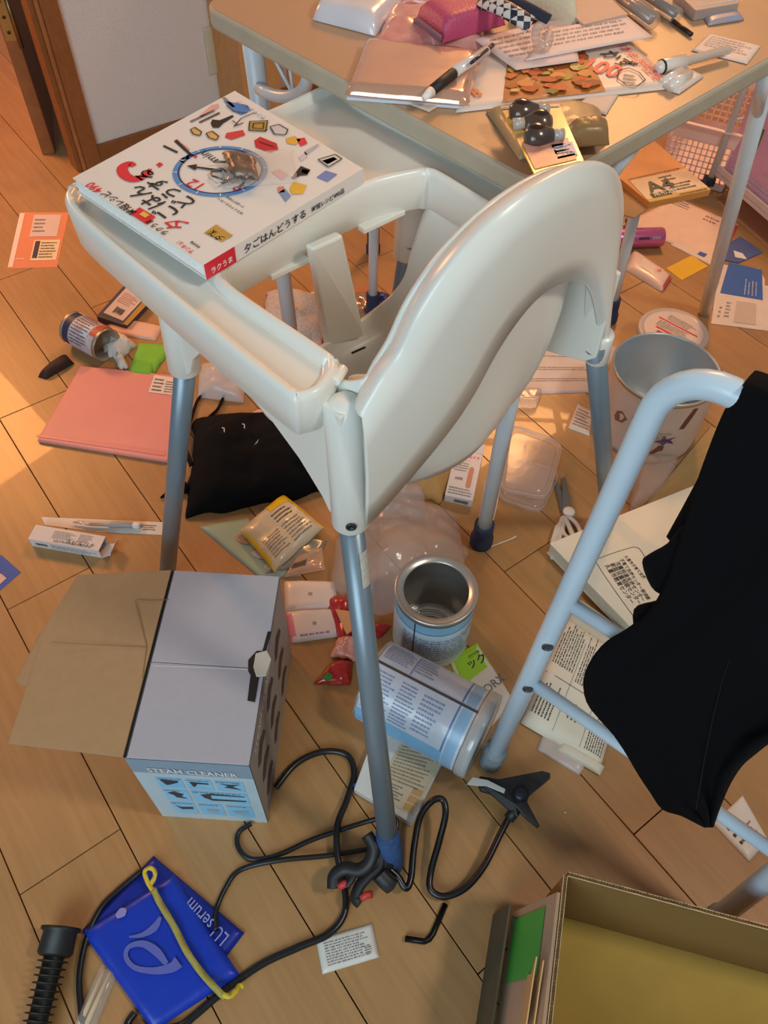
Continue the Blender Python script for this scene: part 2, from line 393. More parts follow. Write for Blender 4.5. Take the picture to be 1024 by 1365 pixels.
for k in (0, 1): obj('shelf_tube', MB().tube([(g1, g2 + V((-.03, -.035, 0)))[k] + V((0, 0, z3)), (g1, g2 + V((-.03, -.035, 0)))[k] + gp * .25 + V((0, 0, z3))], .0105, 10), TUBEW, lr)

# ================================================================ HIGH CHAIR
yaw = R(43); CC = V((.003, .69, 0)); AV = V((-math.sin(yaw), math.cos(yaw), 0)); BV = V((math.cos(yaw), math.sin(yaw), 0))
def W(u, v, z): return CC + BV * u + AV * v + V((0, 0, z))
def uvz(p): d = p - CC; return d.dot(BV), d.dot(AV), p.z
hc = thing('high_chair', 'white plastic high chair with tray and grey metal legs', 'chair', CC)
# legs
feet = [P(522, 1160), P(222, 778), P(812, 700), V((-.02, 1.09, 0))]
tops = [P(468, 697, .585), P(247, 492, .585), P(795, 478, .585), P(543, 340, .585)]
for k in range(4):
    d = (tops[k] - feet[k]).normalized()
    obj('leg', MB().tube([feet[k] + d * .02, tops[k] + d * .03], [.0138, .0122], 20), LEGGREY, hc)
FOOTM = mat('#8f979c', .6) 
for k in (1, 2, 3): obj('foot_cap', MB().tube([feet[k] + V((0, 0, .002)), feet[k] + (tops[k] - feet[k]).normalized() * .028], .0165, 16), FOOTM, hc)
d0 = (tops[0] - feet[0]).normalized()
obj('foot_cap', MB().tube([feet[0] + V((0, 0, .003)), feet[0] + d0 * .012, feet[0] + d0 * .05, feet[0] + d0 * .095], [.013, .017, .0185, .0155], 16),
    mat('#2b4f80', .8, noise_amt=.3, nscale=70, bump=1, bscale=120, col2='#1b2f55'), hc, label='blue fabric foot cover')
# sockets
for k, z1 in ((0, .742), (1, .712), (2, .625), (3, .712)):
    t0 = tops[k]; d = (tops[k] - feet[k]).normalized(); u = V((0, 0, 1)) if k in (0, 2) else d
    hgt = z1 - .585; e = t0 + (V((0, 0, 1)) * .75 + d * .25).normalized() * hgt
    obj('leg_socket', MB().tube([t0, t0 + (e - t0) * .02, t0 + (e - t0) * .9, e - (e - t0) * .04, e], [.0165, .0185, .0185, .016, .009] if k != 2 else [.0135, .0142, .0142, .0138, .013], 20), CHAIRW, hc)
q0 = tops[0] + V((0, 0, .018))
vd = (V((0, 0, H)) - q0); vd.z = 0; vd.normalize()
obj('screw', MB().lathe(q0 + vd * .0178, vd, [(.0052, 0), (.0052, .0012), (.003, .0014), (.0028, .0004), (0, .0004)], 14), mat('#3b3f45', .4, .6), hc)
# arch shaped backrest skin
def onback(px, py):
    v = -.165
    for _ in range(6):
        p = hit(px, py, CC + AV * v, AV); u = uvz(p)[0]; v = -.165 + max(0, u + .02) * .045 + max(0, p.z - .8) * -.1
    return p
outer = [(482, 556), (495, 533), (512, 505), (535, 472), (560, 420), (592, 370), (632, 322), (682, 275), (740, 237), (790, 219), (820, 232), (829, 275), (824, 330), (814, 400), (806, 468)]
inner = [(487, 698), (500, 688), (530, 655), (560, 620), (600, 570), (630, 525), (660, 470), (690, 425), (720, 392), (748, 376), (773, 372), (790, 386), (798, 412), (802, 440), (803, 472)]
oa = cr_spline([onback(*p) for p in outer], 5); ia = cr_spline([onback(*p) for p in inner], 5)
n_ = len(oa); rows = []
rows.append(ia)
for k in (1, 2, 3): rows.append([ia[i].lerp(oa[i], k / 4) - AV * .004 * math.sin(math.pi * k / 4) for i in range(n_)])
rows.append(oa)
cen = W(0, -.165, .66)
for dv, dr in ((.003, -.0005), (.009, -.003), (.016, -.008), (.022, -.015)):
    rows.append([oa[i] + AV * dv + (oa[i] - cen).normalized() * dr for i in range(n_)])
# seat bowl: rim ring -> seat floor
ring = [(-.150, .05, .60), (-.158, .03, .70), (-.166, 0, .738), (-.170, -.07, .742), (-.172, -.115, .742)]
arch = [uvz(p) for p in oa]
ac = [arch[i] for i in range(8, n_ - 18, 4)]
ring += [(u * .97, v + .024, z - .011) for u, v, z in ac if z > .75]
ring += [(.128, -.10, .745), (.116, -.05, .745), (.104, .02, .742), (.100, .055, .715), (.097, .072, .66), (.094, .082, .61), (.080, .094, .575), (.035, .098, .560), (-.02, .098, .554), (-.06, .094, .554), (-.1, .08, .560), (-.135, .07, .575)]
ringp = cr_spline([W(*p) for p in ring], 3, True); m_ = len(ringp)
def floorpt(p, k=1.0):
    u, v, z = uvz(p); a = math.atan2(v + .03, u + .01); return W(-.004 + .125 * math.cos(a) * k, -.024 + .104 * math.sin(a) * k, .520 + .004 * k)
brow = []
for k in range(11):
    t = k / 10; wx = t ** 3.2; wz = 1 - (1 - t) ** 1.25
    brow.append([V((p.x + (floorpt(p).x - p.x) * wx, p.y + (floorpt(p).y - p.y) * wx, p.z + (floorpt(p).z - p.z) * wz)) for p in ringp])
brow.append([floorpt(p, .5) for p in ringp]); brow.append([floorpt(p, .02) for p in ringp])
obj('seat', MB().loft(brow, True), CHAIRW, hc, solid=.004)
obj('backrest', MB().loft(rows).loft([[p + AV * .005 for p in ia], ia]), CHAIRW, hc, solid=.004)
obj('armrest_ledge', MB().prism([P(x, y, .738) for x, y in ((462, 500), (474, 497), (505, 496), (522, 489), (514, 506), (500, 521), (486, 521), (472, 512))][::-1], (0, 0, -.010)), CHAIRW, hc, bevel=.003)
# side walls (flanks)
def flank(u, pts, off, nm='side_panel'):
    return obj(nm, MB().prism([W(u, v, z) for v, z in pts], BV * off), CHAIRW, hc, bevel=.0015)
fl = [(-.150, .738), (-.150, .60), (-.128, .592), (-.118, .606), (-.085, .632), (-.046, .650), (0, .660), (.04, .667), (.075, .655), (.099, .628), (.112, .600), (.125, .586), (.14, .588), (.152, .61), (.16, .66), (.165, .722), (0, .735)]
flank(-.196, fl, .006)
flr = [(-.160, .715), (-.162, .605), (-.150, .592), (-.118, .580), (-.08, .566), (-.04, .575), (-.0, .60), (.04, .66), (.08, .655), (.105, .62), (.13, .60), (.15, .61), (.16, .66), (.165, .722), (0, .735)]
flank(.158, flr, .006)
# tray with raised rim
TY = .755
tp = [(86, 264), (90, 250), (104, 239), (230, 190), (356, 146), (437, 110), (462, 112), (495, 138), (600, 191), (702, 247), (750, 275), (762, 292), (748, 306), (722, 304), (658, 277), (582, 232), (568, 228), (553, 229), (486, 247), (380, 303), (318, 338), (303, 346), (297, 357), (302, 371), (330, 394), (440, 468), (449, 480), (447, 496), (428, 519), (402, 528), (380, 523), (292, 452), (198, 372), (104, 290)]
tw_ = [P(x, y, TY) for x, y in tp]
loop = cr_spline(tw_, 4, True); nl = len(loop)
ar = sum(loop[i].x * loop[(i + 1) % nl].y - loop[(i + 1) % nl].x * loop[i].y for i in range(nl)); sg = 1 if ar > 0 else -1
def inset(d, z):
    out = []
    for i in range(nl):
        t = (loop[(i + 1) % nl] - loop[i - 1]); t.normalize(); nn = V((-t.y, t.x, 0)) * sg
        p = loop[i] + nn * d; p.z = z; out.append(p)
    return out
rows = [inset(.004, TY - .047), inset(.001, TY - .044), inset(-.001, TY - .006), inset(.001, TY - .001), inset(.0045, TY + .001), inset(.008, TY - .001), inset(.0105, TY - .007), inset(.014, TY - .0085)]
mb = MB().loft(rows, True)
from mathutils.geometry import tessellate_polygon
b0 = len(mb.v) - nl
for t3 in tessellate_polygon([mb.v[b0:]]): mb.f.append([b0 + i for i in t3]); mb.sm.append(False)
und = inset(.004, TY - .0125); b1 = len(mb.v); mb.v += und
for t3 in tessellate_polygon([und]): mb.f.append([b1 + i for i in t3]); mb.sm.append(False)
obj('tray', mb, CHAIRW, hc)
for a, b in ((P(362, 368, .712), P(413, 344, .712)), (P(486, 306, .712), P(541, 280, .712))): obj('tray_clip', MB().box(a, b - a, AV * .012, (0, 0, -.006)), CHAIRW, hc, bevel=.001)
a, b = P(416, 333, .736), P(458, 314, .736); c, d = P(487, 448, .545), P(438, 462, .545)
obj('crotch_post', MB().prism([a, b, b.lerp(c, .9) , c, d, d.lerp(a, .1)], AV * .012), CHAIRW, hc, bevel=.003)
pg = P(452, 500, .748); obj('tray_peg', MB().tube([pg - BV * .008 - AV * .004, pg + BV * .008 + AV * .004], .0048, 12), CHAIRW, hc, bevel=.001)
from mathutils.bvhtree import BVHTree
sm_ = MB().loft(brow, True); bv = BVHTree.FromPolygons([tuple(v) for v in sm_.v], sm_.f)
def onseat(x, y):
    hh = bv.ray_cast(V((0, 0, H)), ray(x, y).normalized())[0]
    return (hh if hh else P(x, y, .55)) + V((0, 0, .0022))
a, b = onseat(469, 473), onseat(487, 465); dn = V((0, 0, 1)).cross((b - a).normalized()) * .0012
obj('seat_slot', MB().prism([a - dn, b - dn, b + dn, a + dn], (0, 0, .0012)), BLACK, hc)
# peeled sticker on the leg
q0 = feet[0] + (tops[0] - feet[0]) * .955
rt = ray(485, 730); rt.normalize()
sd = d0.cross(-rt).normalized(); axn = sd.cross(d0).normalized()
if axn.dot(rt) > 0: axn = -axn
def onleg(s, h_, r=.0131):
    a = s; return q0 - d0 * h_ + (axn * math.cos(a) + sd * math.sin(a)) * r
sgn = 1 if sd.dot(camx) > 0 else -1
stp = [[onleg(sgn * (.35 + .9 * i / 6 + .1 * noise.noise(V((j, i, 0)))), .002 + .045 * j / 8) for i in range(7)] for j in range(9)]
obj('sticker', MB().loft(stp), mat('#c9c6ba', .7, noise_amt=.25, nscale=300), hc)

# ---- cookery book on the tray
BZ = TY + .001; bt = .016
bk = thing('recipe_book', 'white recipe book with clock face cover on the high chair tray', 'book', P(290, 235, BZ))
bc = [P(270, 352, BZ + bt), P(483, 224, BZ + bt), P(313, 121, BZ + bt), P(97, 237, BZ + bt)]
bx, by = (bc[3] - bc[0]), (bc[1] - bc[0])      # x along the top edge of the cover, -y down the spine
COVER = mat('#e6e2dd', .3, noise_amt=.015, coat=.3)
obj('pages', MB().prism([p - V((0, 0, bt - .0015)) + (sum(bc, V()) / 4 - p) * .015 for p in bc], (0, 0, bt - .003)), mat('#efeee9', .8, noise_amt=.1, nscale=400), bk)
obj('cover', MB().prism([p - V((0, 0, .0012)) for p in bc], (0, 0, .0012)).prism([p - V((0, 0, bt)) for p in bc], (0, 0, .0012)), COVER, bk)
sn = V((0, 0, 1)).cross(by).normalized(); sn = sn if sn.dot(bx) < 0 else -sn
obj('spine', MB().prism([bc[0] - V((0, 0, bt)), bc[1] - V((0, 0, bt)), bc[1], bc[0]], sn * .0015), COVER, bk)
so = bc[0] - V((0, 0, bt * .78)) + sn * .0016; sy = V((0, 0, 1))
byn = by.normalized(); byl = by.length
obj('spine_block', MB().prism([so - V((0, 0, .0035)), so + byn * byl * .17 - V((0, 0, .0035)), so + byn * byl * .17 + V((0, 0, bt * .78)), so + V((0, 0, bt * .78))], sn * .0004), RED, bk)
text(bk, '夕ごはんどうする', so + byn * byl * .22, byn, sy, byl * .38, INK, .9, .02)
text(bk, '時短レシピ490品', so + byn * byl * .64, byn, sy, byl * .22, INK, 1, .02)
text(bk, 'ラクうま', so + byn * byl * .03, byn, sy, byl * .12, WHITE, 1, .02)
z = BZ + bt
tpx(bk, '夕', (252, 300), (236, 289), z, RED, 1, .03)
tpx(bk, 'ごはん', (240, 284), (186, 247), z, INK, 1, .04)
tpx(bk, 'どうする', (262, 270), (196, 226), z, INK, 1, .04)
stroke(bk, [(200, 225, .002), (194, 233, .004), (180, 239, .005), (167, 234, .0055), (163, 224, .0055), (172, 218, .0045), (179, 221, .003)], 1, z + LIFT, RED, 'question_mark'); poly(bk, [(208, 220), (213, 217), (218, 220), (213, 224)], z, RED, 'question_mark')
tpx(bk, 'ラクうま', (226, 311), (200, 293), z, INK, 1, .02)
poly(bk, [(196, 300), (174, 286), (186, 277), (208, 290)], z, RED)
poly(bk, [(194, 292), (186, 287), (192, 283), (200, 288)], z, mat('#e8c040', .5), lift=.0012)
tpx(bk, '時短レシピ', (184, 283), (143, 255), z, INK, 1, .02)
tpx(bk, '490', (139, 254), (124, 243), z, RED, 1.1, .02)
tpx(bk, 'サンキュ!', (260, 336), (240, 322), z, RED, 1.2, .03)
tpx(bk, '特別編集', (268, 330), (256, 322), z, INK, 1.0, .02)
poly(bk, [(288, 300), (311, 315), (296, 323), (272, 311)], z, mat('#c09a45', .5))
tpx(bk, '夕飯', (300, 318), (284, 307), z, INK, 1.0, .02)
tpx(bk, 'めちゃウマカンタン!', (325, 285), (292, 264), z, INK, 1, .01)
tpx(bk, '5〜20分で完成', (326, 276), (304, 262), z, INK, 1, .01)
# clock face
ccn = P(294, 228, z); R1 = (P(356, 232, z) - P(231, 226, z)).length / 2
def ringpoly(r0, r1, m, nm, lift=LIFT, a0=0, a1=360, k=48):
    mb = MB(); vs = []
    for i in range(k + 1):
        a = R(a0 + (a1 - a0) * i / k)
        for r in (r0, r1): vs.append(ccn + V((math.cos(a) * r, math.sin(a) * r, lift)))
    return obj(nm, mb.add(vs, [[2 * i, 2 * i + 1, 2 * i + 3, 2 * i + 2] for i in range(k)]), m, bk)
ringpoly(R1 * .90, R1 * 1.0, mat('#5a90d0', .4), 'clock_ring'); ringpoly(R1 * .86, R1 * .90, mat('#27406e', .4), 'clock_ring')
for k in range(12): ringpoly(R1 * .90, R1 * .99, WHITE, 'clock_tick', LIFT * 1.6, k * 30 + 8, k * 30 + 9.5, 2)
tpx(bk, '12', (273, 246), (258, 239), z, RED, 1, .01); tpx(bk, '3', (264, 210), (256, 205), z, RED, 1, .01)
tpx(bk, '9', (330, 250), (323, 245), z, RED, 1, .01); tpx(bk, '6', (336, 212), (329, 207), z, RED, 1, .01)
tpx(bk, 'min.', (292, 213), (272, 200), z, INK, 1, .0)
obj('clock_hand', MB().add([P(249, 222, z) + V((0, 0, .001)), P(261, 228, z) + V((0, 0, .001)), P(262, 225, z) + V((0, 0, .001)), P(296, 230, z) + V((0, 0, .001)), P(296, 227, z) + V((0, 0, .001)), P(262, 223, z) + V((0, 0, .001)), P(263, 220, z) + V((0, 0, .001))], [[0, 1, 2], [2, 3, 4, 5], [5, 6, 0], [0, 2, 5]]), BLACK, bk)
for pts, mm in [
    ([(232, 189), (236, 187), (256, 206), (252, 207)], INK), ([(217, 196), (219, 194), (238, 203), (236, 205)], INK),
    ([(298, 135), (330, 141), (334, 148), (322, 154), (310, 148)], mat('#4a80c8', .5)), ([(296, 131), (300, 130), (314, 143), (310, 144)], mat('#8f8480', .5)),
    ([(265, 155), (282, 141), (291, 139), (292, 144), (284, 148), (268, 157)], mat('#e0a8a0', .5)), ([(253, 162), (285, 147), (287, 149), (255, 164)], GREYINK), ([(265, 163), (292, 150), (294, 152), (267, 165)], mat('#6b4a3c', .5)),
    ([(281, 165), (283, 160), (293, 161), (310, 154), (312, 156), (298, 165), (292, 171), (284, 171)], BLACK),
    ([(254, 174), (260, 171), (269, 177), (267, 182), (258, 180)], mat('#d9b060', .5)), ([(275, 179), (283, 176), (292, 183), (289, 188), (279, 185)], mat('#d9b060', .5)),
    ([(333, 163), (357, 162), (355, 176), (332, 175)], mat('#b39240', .5)),
    ([(302, 178), (324, 174), (327, 181), (309, 187), (300, 184)], mat('#d23a3a', .5)),
    ([(360, 170), (372, 167), (384, 174), (381, 181), (366, 180)], mat('#cfccd0', .5)),
    ([(339, 188), (347, 183), (369, 192), (371, 200), (361, 204), (341, 197)], mat('#c8202c', .5)),
    ([(381, 185), (393, 182), (401, 187), (395, 194), (383, 192)], mat('#e0b040', .5)), ([(395, 186), (406, 184), (410, 192), (401, 196)], RED),
    ([(388, 238), (401, 222), (414, 227), (410, 234), (400, 235), (391, 240)], BLACK), ([(403, 226), (413, 228), (409, 233), (402, 231)], mat('#d9d5cf', .5)),
    ([(424, 214), (447, 207), (456, 213), (438, 224)], mat('#d8d0c6', .5)), ([(429, 215), (445, 210), (450, 213), (437, 220)], mat('#c9b080', .5)),
    ([(422, 237), (434, 228), (450, 233), (437, 243)], mat('#6f86c0', .5)),
    ([(386, 252), (391, 243), (409, 248), (404, 259), (390, 260)], mat('#e3b437', .5)), ([(372, 257), (380, 252), (388, 262), (381, 270)], mat('#7f97bd', .5)), ([(370, 250), (378, 249), (380, 257), (371, 258)], mat('#d98a70', .5)),
    ([(362, 230), (372, 226), (384, 234), (376, 241)], mat('#e5a5a8', .5)), ([(405, 203), (424, 192), (425, 195), (408, 208)], mat('#bdb2bb', .5)), ([(398, 210), (407, 203), (411, 208), (402, 216)], mat('#cfc6ca', .5))]:
    poly(bk, pts, z, mm)
# outlines on the utensils
def lineart(pts, z, m=INK, wd=.0006, par=bk, nm='outline'):
    w3 = [P(x, y, z) + V((0, 0, .0013)) for x, y in pts]; mb = MB()
    for a, b in zip(w3, w3[1:]):
        t = V((0, 0, 1)).cross((b - a).normalized()) * wd; mb.add([a - t, b - t, b + t, a + t], [[0, 1, 2, 3]])
    return obj(nm, mb, m, par)
for pts in ([(333, 163), (357, 162), (355, 176), (332, 175), (333, 163)], [(338, 166), (352, 165), (351, 173), (337, 172), (338, 166)], [(360, 170), (372, 167), (384, 174), (381, 181), (366, 180), (360, 170)], [(357, 174), (352, 176)],
            [(254, 174), (260, 171), (269, 177), (267, 182), (258, 180), (254, 174)], [(275, 179), (283, 176), (292, 183), (289, 188), (279, 185), (275, 179)],
            [(424, 214), (447, 207), (456, 213), (438, 224), (424, 214)], [(310, 162), (318, 168), (325, 165), (312, 170), (322, 159), (338, 152)], [(345, 190), (366, 197)], [(302, 142), (312, 150), (330, 152)]):
    lineart(pts, z)
tpx(bk, 'サンキュ!ムック', (356, 158), (319, 135), z, mat('#7080b0', .5), 1.1, .0)
tpx(bk, '時短家電も活躍', (254, 200), (236, 186), z, RED, 1.0, .0)
# clear bag of cup hooks on the book
hb, hf = soft('zip_bag', 'small clear bag of screw hooks on the recipe book cover', 'bag', [(298, 208), (392, 202), (397, 244), (300, 252)], z + .001, .004, mat('#efe6e0', .1, alpha=.22, spec=.9, noise_amt=.02), amp=.002, ns=35, seed=3)
HK = mat('#6c6a68', .35, .7)
for k, (hx, hy, a0) in enumerate([(292, 232, 20), (308, 238, 200), (318, 228, 120), (316, 243, 300), (330, 236, 60), (304, 222, 260)]):
    c0 = P(hx, hy, z + .003); r = .0075
    pts = [c0 + V((math.cos(R(a0 + i * 22)) * r, math.sin(R(a0 + i * 22)) * r, .0005 * i % .002)) for i in range(11)]
    pts.append(pts[-1] + (pts[-1] - pts[-2]).normalized() * .012)
    tag(obj('cup_hook', MB().tube(pts, .0011, 8), HK), ['leftmost grey hook in the clear bag', 'lowest of the grey hooks, opening left, in the clear bag', 'grey hook in the middle of the bag, opening right', 'lowest dark hook beside the number nine', 'rightmost grey hook in the clear bag', 'topmost grey hook half under the dark packet'][k], 'hook', 'hooks in the clear bag')
soft('foil_packet', 'dark crumpled packet of screws beside the hooks on the book', 'packet', [(296, 206), (340, 214), (345, 240), (312, 236)], z + .008, .005, mat('#8b6f5c', .35, .3, .4, 60, .8, 120, col2='#3b2f2b'), amp=.003, ns=60, seed=5, rag=.3)

# ================================================================ STEAM CLEANER BOX
sb = thing('appliance_box', 'grey steam cleaner box with open brown flap', 'box', P(300, 960))
BH = .235
b00, b10, b11 = P(217, 1087), P(357, 1096), P(398, 872)
bxv = (b10 - b00); byv = (b11 - b10); bxv = V((bxv.x, bxv.y, 0)); 
byv = V((0, 0, 1)).cross(bxv.normalized()) * byv.length
b00 = b10 - bxv
BOXM = mat('#a9aab4', .6, noise_amt=.03, nscale=90); BTH = V((0, 0, BH))
bxn, byn2 = bxv.normalized(), byv.normalized()
obj('box_body', MB().box(b00, bxv, byn2 * .003, BTH).box(b00, bxn * .003, byv, BTH).box(b10 - bxn * .003, bxn * .003, byv, BTH).box(b00 + byv, bxv, byn2 * -.003, BTH).box(b00, bxv, byv, (0, 0, .003)), BOXM, sb, bevel=.0008)
lid0 = b00 + BTH + V((0, 0, .0005)) - bxn * .000
obj('lid', MB().box(lid0 + bxn * .004, bxv - bxn * .004, byv * .47, (0, 0, .003)), BOXM, sb, bevel=.0008)
obj('lid', MB().box(lid0 + bxn * .004 + byv * .473, bxv - bxn * .004, byv * .527, (0, 0, .0032)), BOXM, sb, bevel=.0008)
FLAPM = mat('#a98a64', .85, noise_amt=.05, nscale=70, bump=.12, bscale=500)
zf = BH + .001
fpts = [hit(x, y, lid0, V((0, 0, 1))) for x, y in ((161, 1005), (232, 768), (104, 768), (66, 828), (32, 915), (10, 992))]
def dz(p): d = (p - lid0).dot(-bxn); return p + V((0, 0, -.06 * max(0, d) - .5 * max(0, d) ** 2))
fl_ = [P(x, y, zz) for (x, y), zz in zip(((161, 1005), (232, 768), (104, 768), (66, 828), (12, 992)), (BH + .001, BH + .001, BH - .004, BH - .008, BH - .006))]
fl_[0] = lid0 - bxn * .001; fl_[1] = lid0 + byv - bxn * .001
obj('open_flap', MB().prism(fl_, (0, 0, .0035)), FLAPM, sb, bevel=.0006, label='brown inside of the opened cardboard flap')
obj('tuck_flap', MB().prism([P(66, 828, BH - .008), P(52, 848, BH - .014), P(22, 908, BH - .016), P(38, 918, BH - .008)], (0, 0, .003)), FLAPM, sb, bevel=.0006, label='narrow brown tuck flap')
lineart([(183, 800), (200, 801), (226, 800)], BH + .0035, mat('#8b6c48', .9), .0005, sb, 'crease'); lineart([(180, 800), (196, 862), (190, 905)], BH + .0035, mat('#8b6c48', .9), .0005, sb, 'crease'); lineart([(70, 856), (140, 860), (195, 863)], BH + .0035, mat('#8b6c48', .9), .0005, sb, 'crease')
lineart([(205, 888), (262, 890), (330, 893)], BH + .0042, WHITE, .0003, sb, 'crease')
hp = hit(340, 887, b10 + BTH, V((0, 0, 1)))
obj('slot', MB().prism([P(*q, BH + .004) for q in ((357, 842), (362, 842), (345, 905), (340, 936), (330, 934), (334, 900), (331, 895), (331, 880), (342, 868), (350, 868))], (0, 0, .0006)), BLACK, sb)
obj('handle', MB().prism([P(*q, BH + .005) for q in ((341, 872), (356, 868), (362, 880), (355, 902), (342, 903), (338, 890))], (0, 0, .003)), mat('#b7b6ad', .5), sb, bevel=.001, label='white plastic carrying handle')
obj('hinge_gap', MB().box(lid0 - bxn * .001 + V((0, 0, .0005)), bxn * .003, byv, (0, 0, .0006)), BLACK, sb)
# printed front
FO = b00 - byn2 * .0; fw = bxv.length
def ff(s, t): return FO + bxv * s + V((0, 0, BH * t)) - byn2 * (LIFT)
fquad(sb, ff, 0, .80, 1, 1, mat('#8ba3b5', .5), 'front_panel'); fquad(sb, ff, 0, 0, 1, .80, mat('#bcd2dc', .45), 'front_panel')
text(sb, 'STEAM CLEANER', ff(.14, .83) - byn2 * .0005, bxn, V((0, 0, 1)), fw * .74, WHITE, 1.3, .01)
TILE = mat('#58aede', .4, noise_amt=.2, nscale=25, col2='#a7d9ee')
lay = [(.16, .57, .38, .74), (.41, .57, .63, .74), (.66, .57, .90, .74), (.16, .34, .38, .54), (.41, .34, .90, .54), (.16, .10, .38, .31), (.41, .10, .63, .31), (.66, .10, .90, .31)]
for k, (a_, b_, c_, d_) in enumerate(lay):
    g = lambda s, t: ff(s, t) - byn2 * .0004
    fquad(sb, g, a_, b_, c_, d_, TILE, 'picture'); h = lambda s, t: ff(s, t) - byn2 * .0008
    mb = MB(); x0, x1, y0, y1 = a_ + .03, c_ - .03, b_ + .04, d_ - .03
    sh = [[(0, .9), (.1, 1), (1, .9), (.9, .6), (.3, .1), (.2, .2)], [(0, .9), (1, .8), (1, .6), (.4, .6), (.2, .1), (.1, .1)], [(0, .9), (.5, .8), (1, .9), (.6, .5), (1, .0), (.2, .3), (.4, .6)], [(0, .8), (.4, 1), (.9, .7), (.7, .4), (1, .1), (.4, .2), (.3, .5)],
          [(.1, .8), (.3, 1), (1, .9), (1, .8), (.3, .8), (.3, .3), (1, .3), (1, .15), (.3, .05), (.15, .4)], [(0, .8), (.3, .6), (1, .7), (1, .4), (.3, .3)], [(.2, .5), (.9, .5), (.8, .1), (.3, .1)], [(.1, .5), (.9, .6), (.9, .2), (.3, .1)]][k]
    obj('picture', MB().add([h(x0 + (x1 - x0) * p, y0 + (y1 - y0) * q_) for p, q_ in sh], [list(range(len(sh)))]), mat('#3b3a40', .5) if k < 6 else mat('#9fb3b8', .5), sb)
    obj('print', bars(MB(), h, a_ + .01, d_ - .025, c_ - .01, d_ - .005, 1, words=5), INK, sb)
# printed right side
def fr_(s, t): return b10 + byv * s + V((0, 0, BH * t)) + bxn * LIFT
fquad(sb, fr_, 0, 0, 1, 1, mat('#9d958f', .5), 'side_panel')
fr2 = lambda s, t: fr_(s, t) + bxn * .0005
for k in range(9):
    s_, t_ = .08 + (k % 3) * .28, .15 + (k // 3) * .25
    obj('picture', MB().add([fr2(s_ + a_, t_ + b_) for a_, b_ in ((0, .05), (.05, 0), (.12, .04), (.2, .02), (.18, .1), (.1, .16), (.03, .12))], [list(range(7))]), mat('#4a3f3c', .6), sb)
fprint(sb, fr2, .05, .02, .3, .16, 7, GREYINK); text(sb, 'STEAM CLEANER', fr2(.08, .9), byn2, V((0, 0, 1)), byv.length * .5, WHITE, 1)

# ================================================================ OPEN CARDBOARD BOX (near right)
ob = thing('cardboard_box', 'open brown cardboard box with green print in the near right corner', 'box', P(900, 1300))
KB = .2
k0 = P(757, 1168, KB); kx = (P(1024, 1240, KB) - k0).normalized(); kyv = V((kx.y, -kx.x, 0))
if kyv.y > 0: kyv = -kyv
k0 = V((k0.x, k0.y, 0)); BXW, BXD = .40, .27
INB = mat('#8c6a34', .85, noise_amt=.06, nscale=25, bump=.1); OUTB = mat('#a78a70', .85, noise_amt=.05)
th = .005
def wallc(o, d, l, nrm, nm='side_wall', m=INB):
    return obj(nm, MB().box(o, d * l, nrm * th, (0, 0, KB)), m, ob, bevel=.0006)
wallc(k0, kx, BXW, -kyv); wallc(k0 - kx * th, kyv, BXD, kx * 1.0); wallc(k0 + kyv * BXD, kx, BXW, kyv); wallc(k0 + kx * BXW, kyv, BXD, kx)
obj('base', MB().box(k0, kx * BXW, kyv * BXD, (0, 0, .004)), mat('#bd9e4c', .85, noise_amt=.12, nscale=12), ob)
# torn fluted rim: liner edge and flutes
def rim(o, d, l, nrm):
    mb = MB(); n = int(l / .0035)
    for i in range(n):
        a = o + d * (l * i / n) + nrm * .0008 + V((0, 0, KB - .003)); j = random.uniform(0, .0012)
        mb.box(a, d * .0018, nrm * (th - .0016), (0, 0, .0036 + j))
    x = obj('corrugation', mb, mat('#5c452c', .9), ob, kind='stuff')
rim(k0, kx, BXW, -kyv); rim(k0 - kx * th, kyv, BXD, kx)
RIML = mat('#c2a680', .85)
for o_, d_, l_, n_2 in ((k0, kx, BXW, -kyv), (k0 - kx * th, kyv, BXD, kx)):
    for s_ in (0, th - .0008):
        mb = MB(); m2 = 40; top_ = [o_ + d_ * (l_ * i / m2) + n_2 * s_ + V((0, 0, KB + .0010 + .0035 * max(0, noise.noise(V((i * .8, s_ * 900, l_ * 9)))))) for i in range(m2 + 1)]
        bot = [p - V((0, 0, p.z - KB + .006)) for p in top_]
        mb.loft([bot, top_, [p + n_2 * .0008 for p in top_], [p + n_2 * .0008 for p in bot]]); obj('liner', mb, RIML, ob)
# left flap folded down, with green print and torn tape
lo = k0 - kx * (th + .001)
fo = [lo + kyv * .02 + V((0, 0, KB)), lo + kyv * .26 + V((0, 0, KB)), lo + kyv * .26 - kx * .035 + V((0, 0, KB - .11)), lo + kyv * .03 - kx * .035 + V((0, 0, KB - .11))]
obj('outer_flap', MB().prism(fo, -kx * .004), OUTB, ob, bevel=.0006)
def fof(s, t): return (fo[0] * (1 - s) + fo[1] * s) * t + (fo[3] * (1 - s) + fo[2] * s) * (1 - t) - kx * .0052
fquad(ob, fof, .05, .10, .36, .80, mat('#4f9a3c', .7), 'green_print'); fquad(ob, fof, .66, .10, .99, .75, mat('#4f9a3c', .7), 'green_print')
l2 = lo - kx * .045
obj('loose_flap', MB().prism([l2 + kyv * .03 + V((0, 0, .125)), l2 + kyv * .24 + V((0, 0, .115)), l2 + kyv * .24 - kx * .006 + V((0, 0, .0)), l2 + kyv * .02 - kx * .006 + V((0, 0, .0))], -kx * .003), mat('#4f4a36', .85), ob, bevel=.0005)
